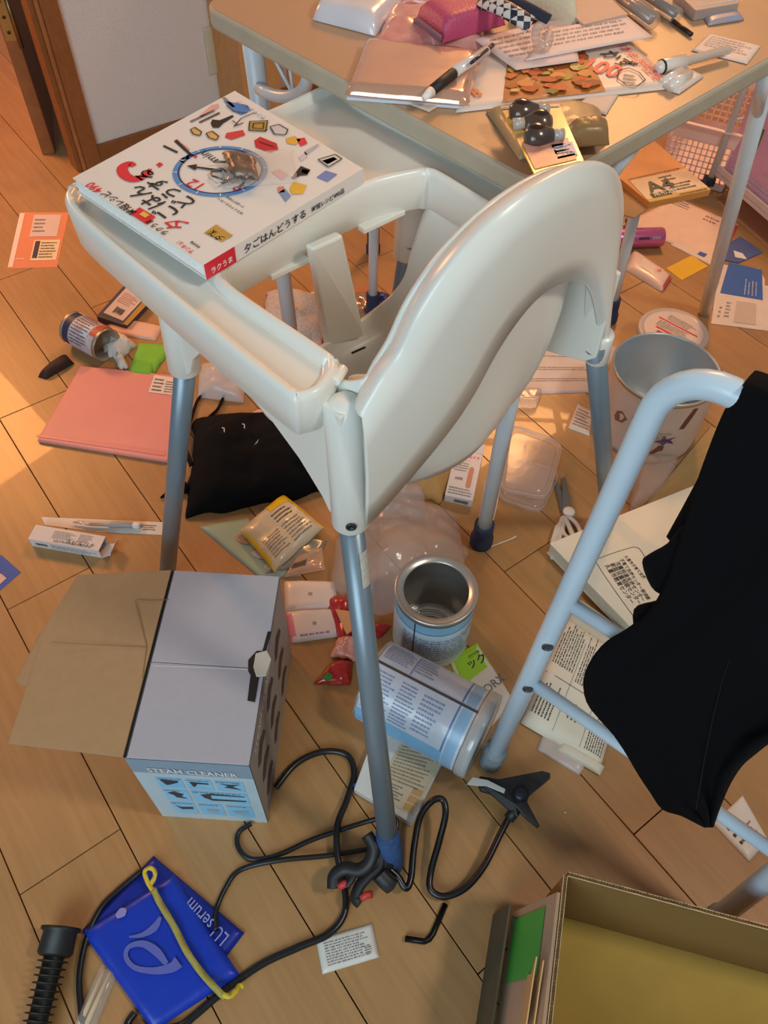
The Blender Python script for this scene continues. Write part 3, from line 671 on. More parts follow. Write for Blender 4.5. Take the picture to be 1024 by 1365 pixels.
for k in (0, 1):
    p0 = lo - kx * (.018 - .008 * k) + kyv * (.105 + .002 * k)
    obj('torn_strip', MB().prism([p0 + V((0, 0, KB - .05)), p0 + kyv * .06 + V((0, 0, KB - .05)), p0 + kyv * .055 + V((0, 0, KB - .012)), p0 + kyv * .012 + V((0, 0, KB - .004)), p0 - kyv * .012 + V((0, 0, KB + .002)), p0 + kyv * .003 + V((0, 0, KB - .02))], -kx * .0015), mat('#c8a06a', .8), ob)
# ================================================================ WHITE TUBE FRAME WITH BLACK TROUSERS
st = thing('tube_frame', 'white tubular frame with two rungs carrying the black garment', 'frame', P(652, 1022))
sf = P(652, 1020); sdv = (P(940, 1240) - sf).normalized(); SL = .357; sn_ = V((-sdv.y, sdv.x, 0))
lean = sn_ * .115 / .68
def onf(a, z): return sf + sdv * a + lean * z + V((0, 0, z))
ZT = .732; rb = .052
pts = [onf(0, 0.0), onf(.0, .3), onf(.0, .55)]
for i in range(9):
    a = R(90 * i / 8); pts.append(onf(rb * (1 - math.cos(a)), ZT - rb + rb * math.sin(a)))
for i in range(9):
    a = R(90 * i / 8); pts.append(onf(SL - rb + rb * math.sin(a), ZT - rb + rb * math.cos(a)))
pts += [onf(SL, .3), onf(SL, 0)]
STB = mat('#c9dcea', .28, noise_amt=.015, spec=.6)
obj('hoop', MB().tube(pts, .0136, 20), STB, st)
z1, z2 = .428, .292
def zfor(px, py):
    best = None
    for i in range(700):
        z = i / 1000; p = onf(0, z); r = ray(px, py); c = V((0, 0, H)); k = (p - c).dot(r) / r.dot(r); e = (c + r * k - p).length
        if best is None or e < best[0]: best = (e, z)
    return best[1]
z1, z2 = zfor(752, 800), zfor(702, 905)
obj('rung', MB().tube([onf(.004, z1), onf(SL - .004, z1 - .0)], .0088, 14), STB, st)
obj('rung', MB().tube([onf(.004, z2), onf(SL - .004, z2)], .0088, 14), STB, st)
vd = (V((0, 0, H)) - onf(0, .35)); vd = (vd - (vd.dot((onf(0, 1) - sf).normalized())) * (onf(0, 1) - sf).normalized()).normalized()
for (hx, hy) in ((722, 848), (705, 908)):
    z = zfor(hx, hy); vv = (vd * .9 + sdv * .35).normalized()
    obj('plug', MB().lathe(onf(0, z) + vv * .0128, vv, [(.0072, 0), (.0072, .0012), (.006, .0016), (.0055, .0006), (.003, .0012), (0, .0012)], 16), mat('#5a6068', .45, .5), st)
FSM = mat('#8f9aa0', .6, noise_amt=.3, nscale=70, bump=.8, bscale=120, col2='#5b666f')
for a_ in (0, SL):
    obj('foot_cover', MB().tube([onf(a_, .004), onf(a_, .012), onf(a_, .04), onf(a_, .055)], [.0155, .0172, .0175, .0168], 16), FSM, st)
obj('middle_bar', MB().tube([onf(.205, z1 - .0), onf(.20, ZT - .01)], .011, 14), STB, st)
# garment: front drop, following the frame on its near side
def onc(px, py, off):
    n = (onf(1, 0) - onf(0, 0)).normalized().cross((onf(0, 1) - onf(0, 0)).normalized()); n = n if n.y < 0 else -n
    return hit(px, py, sf + n * off, n), n
lb_ = [(992, 514), (975, 535), (962, 560), (946, 600), (930, 645), (917, 690), (903, 735), (890, 775), (868, 812), (838, 838), (810, 855), (790, 878), (779, 905), (783, 935), (800, 958), (818, 978), (835, 1003), (852, 1032), (868, 1056), (884, 1078), (908, 1086), (930, 1097), (940, 1102)]
rb_ = [(1130, 575), (1150, 610), (1160, 640), (1165, 680), (1170, 720), (1170, 760), (1165, 800), (1160, 830), (1155, 860), (1150, 880), (1140, 900), (1130, 920), (1115, 935), (1100, 950), (1080, 962), (1060, 975), (1040, 982), (1024, 990), (1005, 1005), (988, 1020), (972, 1045), (958, 1078), (950, 1102)]
nc = 34; L2 = cr_spline([V((x, y, 0)) for x, y in lb_], 3); R2 = cr_spline([V((x, y, 0)) for x, y in rb_], 3); crow = []
for j in range(len(L2)):
    row = []
    for i in range(nc + 1):
        s = i / nc; p = L2[j].lerp(R2[j], s); t = j / len(L2)
        off = .020 + .010 * math.sin(s * 13 + t * 3 + 2 * noise.noise(V((s * 2, t * 2, 4)))) * (t * .9 + .15) + .012 * noise.noise(V((s * 3, t * 4, 1))) + .035 * t * (1 - t) * 2 - .018 * math.exp(-s * 14) 
        if t > .45 and s < .5: off += .016 * math.exp(-((s - .18) / .08) ** 2) * (t - .45) * 2
        q, nn = onc(p.x, p.y, off); row.append(q)
    crow.append(row)
# over the bar and down behind
top = crow[0]; n0 = onc(1000, 520, 0)[1]; over = []
for k in range(1, 12):
    a = R(180 * min(k, 6) / 6); dn = max(0, k - 6) * .045
    over.insert(0, [p - n0 * (.012 * (1 - math.cos(a))) + V((0, 0, .003 * math.sin(a) - dn - (.01 if k > 6 else 0))) - n0 * .012 * noise.noise(p * 12 + V((0, 0, k * .5))) for p in top])
CLOTH = mat('#0c0c10', .95, noise_amt=.2, nscale=300, bump=.4, bscale=900, spec=.15)
gm = obj('garment', MB().loft(over + crow), CLOTH, solid=.003)
tag(gm, 'black knit garment hanging over the white tube frame', 'clothing')
for bl in ([(856, 750), (866, 738), (890, 724), (912, 700), (925, 735), (905, 775), (885, 792), (868, 782)], [(845, 812), (868, 802), (895, 800), (900, 830), (870, 848), (848, 845)]):
    c0 = V((sum(p[0] for p in bl) / len(bl), sum(p[1] for p in bl) / len(bl), 0)); rr = []
    for sc_, of in ((1, .006), (.92, .014), (.7, .02), (.35, .022), (.02, .022)):
        rr.append([onc(c0.x + (x - c0.x) * sc_, c0.y + (y - c0.y) * sc_, of - .012)[0] for x, y in [(q.x, q.y) for q in cr_spline([V((x, y, 0)) for x, y in bl], 3, True)]])
    rr.insert(0, [onc(c0.x + (x - c0.x) * .95, c0.y + (y - c0.y) * .95, -.012)[0] for x, y in [(q.x, q.y) for q in cr_spline([V((x, y, 0)) for x, y in bl], 3, True)]])
    obj('sleeve_end', MB().loft(rr, True, True), CLOTH, gm)
se = gm.location
obj('seam', MB().tube([onc(x, y, .047)[0] for x, y in ((985, 850), (965, 900), (950, 960), (938, 1020), (928, 1080))], .0006, 6), mat('#030305', 1), gm)

# ================================================================ MILK TINS
TINS = mat('#cbc7c0', .28, .7, .05)
t1 = thing('milk_tin', 'open upright milk powder tin with blue printed label', 'can', P(579, 815))
tc_ = (P(526, 780, .145) + P(635, 780, .145)) / 2; tc_ = V((.0855, .655, 0)); Rr = .0635; TH_ = .148
LABELM = mat('#b9ccd8', .35, noise_amt=.05)
obj('can_body', MB().lathe(tc_, (0, 0, 1), [(Rr - .003, 0), (Rr, .003), (Rr, TH_ - .006), (Rr + .0015, TH_ - .004), (Rr + .002, TH_), (Rr, TH_ + .0015), (Rr - .004, TH_ - .001), (Rr - .012, TH_ - .001), (Rr - .013, TH_ - .004), (Rr - .011, TH_ - .006), (Rr - .002, TH_ - .008), (Rr - .002, .006), (Rr - .006, .003), (Rr - .020, .0035), (Rr - .022, .002), (0, .002)], 64), TINS, t1)
def cylf(c, r, a0, z0):
    return lambda x, y: c + V((math.cos(a0 + x / r) * r, math.sin(a0 + x / r) * r, z0 + y))
def band(par, c, r, z0, z1, m, nm='label_band', a0=0, a1=360, k=64):
    rows_ = [[c + V((math.cos(R(a0 + (a1 - a0) * i / k)) * r, math.sin(R(a0 + (a1 - a0) * i / k)) * r, z)) for i in range(k + 1)] for z in (z0, z1)]
    return obj(nm, MB().loft(rows_), m, par)
band(t1, tc_, Rr + .0004, .004, TH_ - .012, LABELM, 'paper_label')
band(t1, tc_, Rr + .0007, TH_ - .030, TH_ - .013, mat('#7fb6d6', .35), 'blue_band'); band(t1, tc_, Rr + .0007, TH_ - .036, TH_ - .032, mat('#4d8fc0', .35), 'blue_band')
band(t1, tc_, Rr + .0007, .004, .018, mat('#cfd8d2', .35), 'pale_band')
f = cylf(tc_, Rr + .001, R(-140), 0); g = lambda s, t: f(s * .15, .03 + t * .07)
fprint(t1, g, 0, 0, .9, 1, 9, mat('#7d93b0', .5)); text(t1, 'フォローアップ', V(), V((1, 0, 0)), V((0, 1, 0)), .06, mat('#3f78b4', .5), f=lambda x, y: f(x + .04, y + .085))
band(t1, tc_, Rr + .0012, .004, TH_ - .012, mat('#3e4a52', .4, .5), 'seam', -121, -119, 2)
for k in range(5): obj('bead', MB().lathe(tc_, (0, 0, 1), [(Rr - .006 - k * .010, .0052), (Rr - .008 - k * .010, .0066), (Rr - .010 - k * .010, .0052)], 48), TINS, t1)
# lying tin
t2 = thing('milk_tin', 'blue and white milk powder tin lying on its side', 'can', P(590, 960))
ca_, cb_ = P(528, 916, .0665), P(662, 966, .0665); ca_ = P(497, 905, .0655); cb_ = P(640, 980, .0655)
ax = (cb_ - ca_).normalized(); cl = (cb_ - ca_).length; xr = V((0, 0, 1)); R3 = .064
obj('can_body', MB().lathe(ca_, ax, [(0, .003), (R3 - .006, .003), (R3 - .003, .0), (R3 + .001, .001), (R3, .004), (R3, cl - .004), (R3 + .0018, cl - .002), (R3 + .0018, cl + .002), (R3 - .003, cl + .002)], 64), TINS, t2)
obj('can_lid', MB().lathe(ca_ + ax * (cl - .012), ax, [(R3 + .0018, 0), (R3 + .0032, .001), (R3 + .0032, .016), (R3 + .001, .0185), (R3 - .006, .017), (R3 - .01, .015), (0, .015)], 64), mat('#cfd9dc', .15, alpha=.55, spec=.8), t2, label='clear plastic lid on the lying tin')
side = ax.cross(xr).normalized()
def cyl2(r, a0): return lambda x, y: ca_ + ax * x + (xr * math.cos(a0 + y / r) + side * math.sin(a0 + y / r)) * r
def strip2(x0, x1, y0, y1, m, nm, r=R3 + .0006, a0=0, k=40):
    f = cyl2(r, a0); rows_ = [[f(x, y0 + (y1 - y0) * i / k) for i in range(k + 1)] for x in (x0, x1)]
    return obj(nm, MB().loft(rows_), m, t2)
CC_ = 2 * math.pi * R3
strip2(.006, cl - .014, 0, CC_, mat('#c2cfe0', .3, noise_amt=.06, coat=.3), 'paper_label', k=64)
strip2(cl - .034, cl - .018, 0, CC_, mat('#8fb7d8', .3), 'blue_band', R3 + .0009, k=64); strip2(cl - .040, cl - .037, 0, CC_, mat('#5a86bd', .3), 'blue_band', R3 + .0009, k=64)
toward = 1 if side.y < 0 else -1
for (x0, x1, a, b, rws, wd) in ((.010, .055, -.050, -.012, 9, 5), (.062, .095, -.055, -.012, 7, 6), (.010, .05, .008, .075, 12, 6), (.056, .088, .008, .075, 12, 6), (.092, .125, .010, .070, 9, 5)):
    fn = cyl2(R3 + .0012, 0)
    obj('print', bars(MB(), lambda s, t: fn(x0 + (x1 - x0) * s, toward * (a + (b - a) * t)), 0, 0, 1, 1, rws, words=wd), mat('#6d84b4', .5), t2)
strip2(.006, cl - .012, toward * -.004, toward * -.001, mat('#5d5f66', .4, .5), 'seam', R3 + .0014, k=2)
strip2(.006, cl - .036, toward * .0775, toward * .110, mat('#7ebbe6', .3, noise_amt=.1), 'blue_panel', R3 + .0010, k=12)
strip2(.058, .060, toward * -.055, toward * -.006, mat('#6d94c4', .4), 'rule', R3 + .0012, k=8)
# big printed tin on the right
t3 = thing('printed_drum', 'large open tin with brown picture print behind the white tube', 'can', P(880, 590))
bc_ = V((.545, 1.15, 0)); RB, HB = .100, .165
bc_ = (P(819, 490, HB) + P(960, 490, HB)) / 2; bc_.z = 0; RB = (P(819, 490, HB) - P(960, 490, HB)).length / 2 - .001
obj('can_body', MB().lathe(bc_, (0, 0, 1), [(0, .002), (RB - .004, 0), (RB - .001, .003), (RB - .001, HB - .005), (RB + .001, HB - .003), (RB + .001, HB), (RB - .002, HB + .0008), (RB - .003, HB - .004), (RB - .003, .006), (0, .006)], 64), mat('#b9c4cc', .35, .4), t3)
band(t3, bc_, RB + .0002, .005, HB - .008, mat('#cdb9ac', .5, noise_amt=.12, nscale=18), 'paper_label')
band(t3, bc_, RB + .0012, HB - .006, HB - .002, GOLD, 'gold_rim'); band(t3, bc_, RB + .0015, .002, .006, GOLD, 'gold_rim')
f3 = cylf(bc_, RB + .0008, R(-150), 0)
for (x, y, sh, mm) in ((.03, .03, [(0, .01), (.012, .0), (.03, .006), (.034, .02), (.02, .028), (.006, .024)], mat('#7d4a42', .6)), (.075, .055, [(0, .008), (.01, .004), (.014, 0), (.018, .006), (.03, .002), (.022, .012), (.03, .018), (.016, .014), (.01, .022), (.008, .012)], mat('#5c3b6e', .6)),
    (.065, .012, [(0, 0), (.004, 0), (.02, .02), (.026, .022), (.026, .032), (.018, .034), (.014, .026)], mat('#7a4a36', .6)), (.105, .10, [(0, 0), (.008, -.002), (.014, .02), (.018, .038), (.01, .04), (.004, .02)], mat('#6b3f2e', .6)),
    (.03, .10, [(0, .006), (.004, .0), (.026, .004), (.032, .016), (.026, .024), (.006, .022)], mat('#4b4670', .6)), (.0, .075, [(0, .006), (.004, .0), (.016, .004), (.022, .016), (.010, .024), (.002, .018)], mat('#8a5a48', .6)), (.02, .0, [(0, .0), (.03, .0), (.03, .014), (0, .014)], mat('#a7adc4', .6))):
    obj('picture', MB().add([f3(x * 1.25 + a * 1.35, y + b * 1.3) for a, b in sh], [list(range(len(sh)))]), mm, t3)
fprint(t3, lambda s, t: f3(.04 + s * .09, .062 + t * .03), 0, 0, 1, 1, 5, mat('#8b7c70', .6))
fprint(t3, lambda s, t: f3(.021 + s * .028, .001 + t * .012), 0, 0, 1, 1, 3, INK)
# round tub with printed lid
rt_ = thing('round_tub', 'round plastic tub with pink printed lid behind the large tin', 'tub', P(900, 440))
rc = (P(852, 440, .07) + P(944, 440, .07)) / 2; rc.z = 0; RT = .062; HT = .07
RT = (P(852, 440, .07) - P(944, 440, .07)).length / 2
obj('tub_body', MB().lathe(rc, (0, 0, 1), [(0, 0), (RT * .85, 0), (RT * .92, .004), (RT * .96, HT - .014)], 48), mat('#c9b4ae', .3, alpha=.8), rt_)
obj('tub_lid', MB().lathe(rc + V((0, 0, HT - .016)), (0, 0, 1), [(RT * .97, 0), (RT, .001), (RT, .014), (RT * .97, .017), (RT * .9, .015), (0, .015)], 48), mat('#d3c8c2', .2, alpha=.85), rt_)
zt = HT
dsk = [rc + V((math.cos(R(i * 10)) * RT * .84, math.sin(R(i * 10)) * RT * .84, zt)) for i in range(36)]
obj('label_disc', MB().add(dsk, [list(range(36))]), mat('#dcc9c2', .5), rt_)
dx_ = V((.75, -.66, 0)); dy_ = V((.66, .75, 0))
fd = lambda s, t: rc + dx_ * (s - .5) * RT * 1.6 + dy_ * (t - .5) * RT * 1.6 + V((0, 0, zt + .0008))
fquad(rt_, fd, .22, .35, .8, .39, RED, 'red_stripe'); fquad(rt_, fd, .12, .62, .9, .65, RED, 'red_stripe')
fprint(rt_, lambda s, t: fd(s, t), .18, .42, .84, .60, 5, GREYINK); fprint(rt_, lambda s, t: fd(s, t), .25, .68, .8, .85, 4, GREYINK); fquad(rt_, fd, .30, .20, .42, .30, mat('#a0323c', .5), 'red_mark')

# ================================================================ THINGS ON THE FLOOR, LEFT SIDE
o = slab('postal_flyer', 'salmon pink postal flyer with barcode lying on the floor near the wall', 'flyer', [(27, 283), (92, 283), (76, 356), (10, 358)], 0, .0006, mat('#e08a68', .6, noise_amt=.04))
f = qmap(pm([(10, 358), (76, 356), (92, 283), (27, 283)], .0006))
fquad(o, f, .0, .02, .1, .98, PINKPAPER); fquad(o, f, .30, .54, .86, .95, mat('#d9c4c0', .6)); fquad(o, f, .42, .12, .95, .48, mat('#ead6b4', .6))
g = lambda s, t: f(s, t) + V((0, 0, .0004)); fquad(o, g, .45, .16, .55, .46, mat('#3c3350', .6)); fprint(o, g, .58, .16, .92, .46, 6); fprint(o, g, .34, .62, .6, .9, 4, GREYINK); fprint(o, g, .12, .14, .36, .18, 1, WHITE)
o = slab('blue_card', 'blue and pink card at the left edge of the floor', 'card', [(-14, 742), (2, 740), (28, 763), (0, 787), (-22, 800)], 0, .0006, mat('#3f5fae', .6))
poly(o, [(-10, 764), (2, 765), (9, 771), (-8, 786)], .0006, mat('#e3b9b0', .6), 'printed_panel')
# small tin with tissue
t4 = thing('small_tin', 'small printed tin lying open with tissue pulled out', 'can', P(118, 450))
a_, b_ = P(96, 437, .031), P(137, 459, .031); ax4 = (b_ - a_).normalized(); l4 = .105; r4 = .0365
a_ = P(97, 436, r4); 
obj('can_body', MB().lathe(a_, ax4, [(0, .003), (r4 - .003, .003), (r4 - .001, 0), (r4 + .001, .001), (r4, .004), (r4, l4 - .003), (r4 + .0012, l4), (r4 - .0015, l4), (r4 - .002, .008), (0, .008)], 40), mat('#b8a58e', .35, .6), t4)
s4 = ax4.cross(V((0, 0, 1))).normalized()
def c4(x, y, r=r4 + .0006): return a_ + ax4 * x + (V((0, 0, 1)) * math.cos(y / r) + s4 * math.sin(y / r)) * r
for (x0, x1, y0, y1, mm) in ((.006, l4 - .008, -.115, .115, mat('#c6bdc4', .45, noise_amt=.2, nscale=60)), (.008, .026, -.02, .07, mat('#2d3350', .5)), (.034, .075, -.055, -.02, mat('#d49a90', .5)), (.082, .096, -.07, .02, mat('#c0533c', .5)), (.060, .080, .0, .03, mat('#bcd0e0', .5))):
    k = 24; rr = [[c4(x, y0 + (y1 - y0) * i / k, r4 + (.0006 if mm is not None and x0 == .006 else .0011)) for i in range(k + 1)] for x in (x0, x1)]; obj('label_band', MB().loft(rr), mm, t4)
obj('print', bars(MB(), lambda s, t: c4(.03 + .05 * s, -.03 + .09 * t, r4 + .0016), 0, 0, 1, 1, 12, words=6), mat('#55506a', .6), t4)
TIS = mat('#ddd6cf', .9, noise_amt=.06, nscale=80, bump=1, bscale=60)
soft('tissue', 'crumpled white tissue coming out of the small tin', 'tissue', [(136, 468), (160, 448), (182, 462), (160, 482)], 0, .022, TIS, .012, 45, 3, 3, rag=.35)
soft('tissue', 'twisted end of white tissue beside the green pouch', 'tissue', [(153, 476), (164, 474), (172, 492), (160, 494)], 0, .010, TIS, .006, 60, 8, 3, rag=.2)
# flat case beside it
o = slab('disc_case', 'thin dark framed case with barcode label leaning under the chair tray', 'case', [(128, 421), (166, 379), (202, 398), (168, 434)], 0, .016, mat('#4a4a5c', .35), bevel=.002)
poly(o, [(138, 417), (168, 384), (192, 398), (164, 428)], .016, mat('#d3c0b9', .5), 'printed_panel')
f = qmap(pm([(138, 417), (164, 428), (192, 398), (168, 384)], .0165)); fprint(o, f, .1, .5, .9, .9, 6, mat('#b36b62', .6)); fprint(o, f, .3, .1, .75, .4, 1, INK, fill=.9, words=12, ragged=0)
fo_ = qmap(pm([(164, 432), (170, 434), (202, 400), (196, 396)], .0165)); fquad(o, fo_, 0, 0, 1, 1, mat('#b08a3c', .5))
o, f = soft('paper_strip', 'long pale pink paper wrapper beside the small tin', 'wrapper', [(148, 446), (208, 455), (218, 436), (140, 421)], 0, .006, mat('#e4b9a2', .6), .0015, 30, 2)
# green pouch
o, f = soft('green_cloth', 'bright green cloth beside the pink folder', 'cloth', [(172, 496), (205, 500), (231, 461), (186, 458)], 0, .006, mat('#7cc43f', .7), .003, 35, 4, rag=.1)
soft('green_cloth_fold', None, None, [(172, 499), (203, 503), (206, 484), (180, 482)], .004, .006, mat('#6fbd3a', .7), .001, 40, 5, parent=o)
soft('dark_pouch', 'dark brown glasses pouch lying on the floor left', 'pouch', [(51, 503), (62, 506), (99, 485), (88, 473)], 0, .016, mat('#38211a', .7, bump=.4), .002, 30, 6, 3)
# pink folder
o = slab('pink_folder', 'flat pink plastic folder left of the chair leg', 'folder', [(107, 487), (236, 500), (229, 612), (221, 614), (49, 586)], 0, .009, mat('#df938c', .45, noise_amt=.03, nscale=15, spec=.4), bevel=.003)
obj('folder_edge', MB().prism([p + V((0, 0, .009)) for p in pm([(52, 583), (222, 606), (221, 612), (50, 586)], 0)], (0, 0, .0012)), mat('#d98a85', .4), o)
fo_ = qmap(pm([(198, 523), (232, 527), (236, 504), (206, 500)], .0093)); fquad(o, fo_, 0, 0, 1, 1, mat('#e6d9d0', .6), 'barcode_label'); fprint(o, lambda s, t: fo_(s, t) + V((0, 0, .0004)), .08, .1, .5, .9, 4); fprint(o, lambda s, t: fo_(s, t) + V((0, 0, .0004)), .58, .1, .95, .8, 5)
# white slim box with long card behind
o = slab('instruction_strip', 'long white card strip behind the slim white box', 'card', [(55, 689), (240, 697), (240, 714), (130, 709), (60, 700)], 0, .0008, mat('#e3dbd2', .7))
f = qmap(pm([(140, 709), (240, 714), (240, 697), (140, 693)], .0008)); fprint(o, f, .5, .3, .7, .8, 3); fprint(o, f, .1, .4, .3, .9, 2, GREYINK)
wb = thing('slim_carton', 'slim white medicine carton with its end flap open', 'carton', P(95, 720))
WBM = mat('#d8d0cc', .6, noise_amt=.04); h5 = .03
a_, b_, d_ = P(39, 729, h5 - .018), P(131, 745, 0), P(55, 690, h5)
wa = P(43, 728, 0); wbp = P(136, 744, 0); wx = (wbp - wa); wy = V((0, 0, 1)).cross(wx.normalized()) * .032
obj('carton_body', MB().box(wa, wx, wy, (0, 0, .0008)).box(wa, wx, wy.normalized() * .0008, (0, 0, h5 * .75)).box(wa + wy, wx, wy.normalized() * .0008, (0, 0, h5 * .75)).box(wa, wx.normalized() * .0008, wy, (0, 0, h5 * .75)).box(wa + V((0, 0, h5 * .75)), wx, wy, (0, 0, .0008)), WBM, wb)
o5 = wa + V((0, 0, h5 * .75 + .0008)); f = qmap([o5, o5 + wx, o5 + wx + wy, o5 + wy])
fprint(wb, f, .3, .3, .62, .85, 6, GREYINK); fprint(wb, f, .35, .08, .95, .26, 2, INK); fprint(wb, f, .66, .35, .85, .9, 5, GREYINK)
text(wb, 'スピルリナ', f(.52, .10), wx, wy, wx.length * .4, INK)
f2_ = lambda s, t: wa + wx * s + V((0, 0, h5 * .75 * t)) - wy.normalized() * .0006
fprint(wb, f2_, .08, .3, .25, .7, 1, INK, fill=.9, words=14, ragged=0); fprint(wb, f2_, .3, .2, .95, .8, 4, GREYINK)
e5 = wa + wx; ex = wx.normalized()
obj('end_flap', MB().prism([e5, e5 + wy, e5 + wy * .9 + ex * .018 + V((0, 0, .010)), e5 + wy * .1 + ex * .018 + V((0, 0, .010))], (0, 0, .0008)), WBM, wb)
obj('end_flap', MB().prism([e5 + ex * .018 + V((0, 0, .010)), e5 + wy + ex * .018 + V((0, 0, .010)), e5 + wy + ex * .022 + V((0, 0, .024)), e5 + ex * .022 + V((0, 0, .024))], ex * .0008), WBM, wb)
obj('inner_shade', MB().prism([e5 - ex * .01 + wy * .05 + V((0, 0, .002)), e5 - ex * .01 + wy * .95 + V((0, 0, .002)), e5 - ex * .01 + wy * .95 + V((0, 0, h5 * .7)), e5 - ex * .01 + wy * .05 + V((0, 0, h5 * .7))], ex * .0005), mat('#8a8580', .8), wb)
pr_ = thing('thermometer', 'grey and white thermometer lying on the white card strip', 'thermometer', P(150, 700))
obj('thermometer_body', MB().tube([P(120, 699, .007), P(142, 700, .007), P(150, 699.5, .007), P(178, 700, .007), P(190, 701, .007)], [.003, .003, .006, .006, .003], 12), mat('#9b9a9c', .35), pr_)
obj('tip', MB().tube([P(98, 696, .006), P(120, 699, .007)], [.0015, .003], 10), mat('#cfccca', .3, .5), pr_); obj('cap', MB().tube([P(178, 700, .0075), P(187, 701, .0075)], .0062, 10), WHITE, pr_)
tag(obj('crumb', MB().tube([P(79, 804, .0015), P(88, 799, .0015), P(91, 792, .0015)], .0012, 6), mat('#d9b98a', .8)), 'bent splinter of straw on the floor behind the brown flap', 'crumb')
# black bag with straps
BAGM = mat('#0b0b0e', .9, noise_amt=.3, nscale=200, bump=.6, bscale=300, spec=.2)
bg = thing('black_bag', 'black cloth bag slumped on the floor under the high chair', 'bag', P(330, 640))
soft('bag_body', None, None, [(248, 692), (445, 655), (420, 560), (262, 560)], 0, .05, BAGM, .02, 12, 4, 3, n=30, parent=bg, rag=.16)
soft('bag_fold', None, None, [(300, 600), (420, 640), (405, 570), (320, 555)], .03, .03, BAGM, .014, 16, 7, 3, n=20, parent=bg, rag=.2)
obj('strap', MB().tube(cr_spline([P(255, 620, .02), P(247, 590, .012), P(256, 555, .004), P(264, 532, .003), P(272, 524, .003)]), .006, 8, flat=.35), BAGM, bg)
obj('strap', MB().tube(cr_spline([P(282, 575, .03), P(276, 560, .012), P(290, 545, .004), P(298, 528, .003)]), .0075, 8, flat=.35), BAGM, bg)
obj('bag_corner', MB().tube([P(214, 664, .004), P(228, 655, .008), P(250, 650, .012)], [.002, .007, .012], 8, flat=.6), BAGM, bg)
for x, y in ((323, 565), (296, 570)): obj('lint', MB().tube([P(x, y, .078), P(x + 3, y + 1, .078), P(x + 3, y + 6, .078)], .001, 5), WHITE, bg)
obj('logo', MB().add([P(340, 592, .0815), P(345, 585, .0815), P(343, 590, .0815), P(338, 594, .0815)], [[0, 1, 2, 3]]), mat('#b5b0ac', .4), bg)
soft('plastic_ball', 'crumpled clear plastic wrap behind the left chair leg', 'plastic', [(264, 530), (325, 538), (328, 495), (266, 488)], 0, .035, MILKY, .010, 30, 5, 2.2, n=20)
o = slab('pink_magazine', 'pale pink booklet partly under the black bag', 'booklet', [(330, 553), (380, 574), (384, 560), (345, 545)], 0, .004, mat('#e6c3bf', .6))
fq = qmap(pm([(335, 556), (380, 574), (380, 570), (338, 553)], .0042)); fquad(o, fq, 0, 0, 1, 1, mat('#c64a7c', .6), 'pink_line')
# teal booklet and snack bags
o, f = soft('teal_booklet', 'teal booklet with cream circles under the yellow snack bag', 'booklet', [(265, 702), (350, 774), (402, 768), (330, 690)], 0, .003, mat('#9bb8ae', .4, noise_amt=.05), .0006, 10, 1, 12)
for s, t, r in ((.35, .55, .10), (.62, .5, .08), (.85, .5, .09), (.55, .85, .10)):
    obj('cream_circle', MB().add([f(s + r * math.cos(i * .4) * .9, t + r * math.sin(i * .4) * 1.8) + V((0, 0, .0006)) for i in range(16)], [list(range(16))]), mat('#b79a88' if s < .5 else '#c9c4c4', .5), o)
soft('silver_packet', 'silver foil packet under the yellow snack bag', 'packet', [(352, 768), (420, 756), (436, 722), (388, 712)], 0, .008, mat('#a8a59a', .3, .4, .2, 60), .004, 50, 3, n=20)
o, f = soft('clear_wrapper', 'clear wrapper with barcode beside the teal booklet', 'wrapper', [(378, 770), (434, 760), (430, 730), (396, 742)], .008, .006, mat('#e0b9a0', .1, alpha=.5, spec=.9), .003, 50, 9, n=20)
fprint(o, f, .1, .2, .5, .6, 1, INK, fill=.9, words=14, ragged=0)
yb, f = soft('snack_bag', 'yellow edged grain snack bag lying twisted on the floor', 'bag', [(366, 763), (432, 704), (378, 660), (320, 708)], .012, .014, mat('#cfc9b4', .3, noise_amt=.08, coat=.3), .006, 30, 2, 4, n=26, rag=.04)
fquad(yb, f, .0, .0, .06, 1, mat('#e0c21c', .35), 'yellow_edge'); fquad(yb, f, .94, 0, 1, 1, mat('#e0c21c', .35), 'yellow_edge'); fquad(yb, f, .55, .80, .98, .98, mat('#e0c21c', .35), 'yellow_edge')
fprint(yb, f, .12, .12, .45, .5, 7, GREYINK); fprint(yb, f, .5, .55, .85, .78, 3, INK); fprint(yb, f, .5, .1, .9, .5, 6, GREYINK)
# tissue packs
for k, (qd, lb2, sd_) in enumerate((([(380, 816), (452, 812), (446, 776), (378, 775)], 'upper small clear pack of white cotton pads', 1), ([(388, 858), (458, 848), (452, 812), (380, 816)], 'lower small clear pack of cotton pads with pink print', 4))):
    o, f = soft('cotton_pack', lb2, 'pack', qd, 0, .010, mat('#e6d8d2', .35, noise_amt=.03, coat=.4), .002, 40, sd_, 5, group='cotton packs by the grey box')
    if k: fquad(o, f, .0, .0, .12, 1, mat('#d98aa8', .4)); fprint(o, f, .2, .08, .75, .2, 1, mat('#c0407c', .5), words=3)
    text(o, '枚', f(.45, .4), V((1, 0, 0)), V((0, 1, 0)), .008, GREYINK)
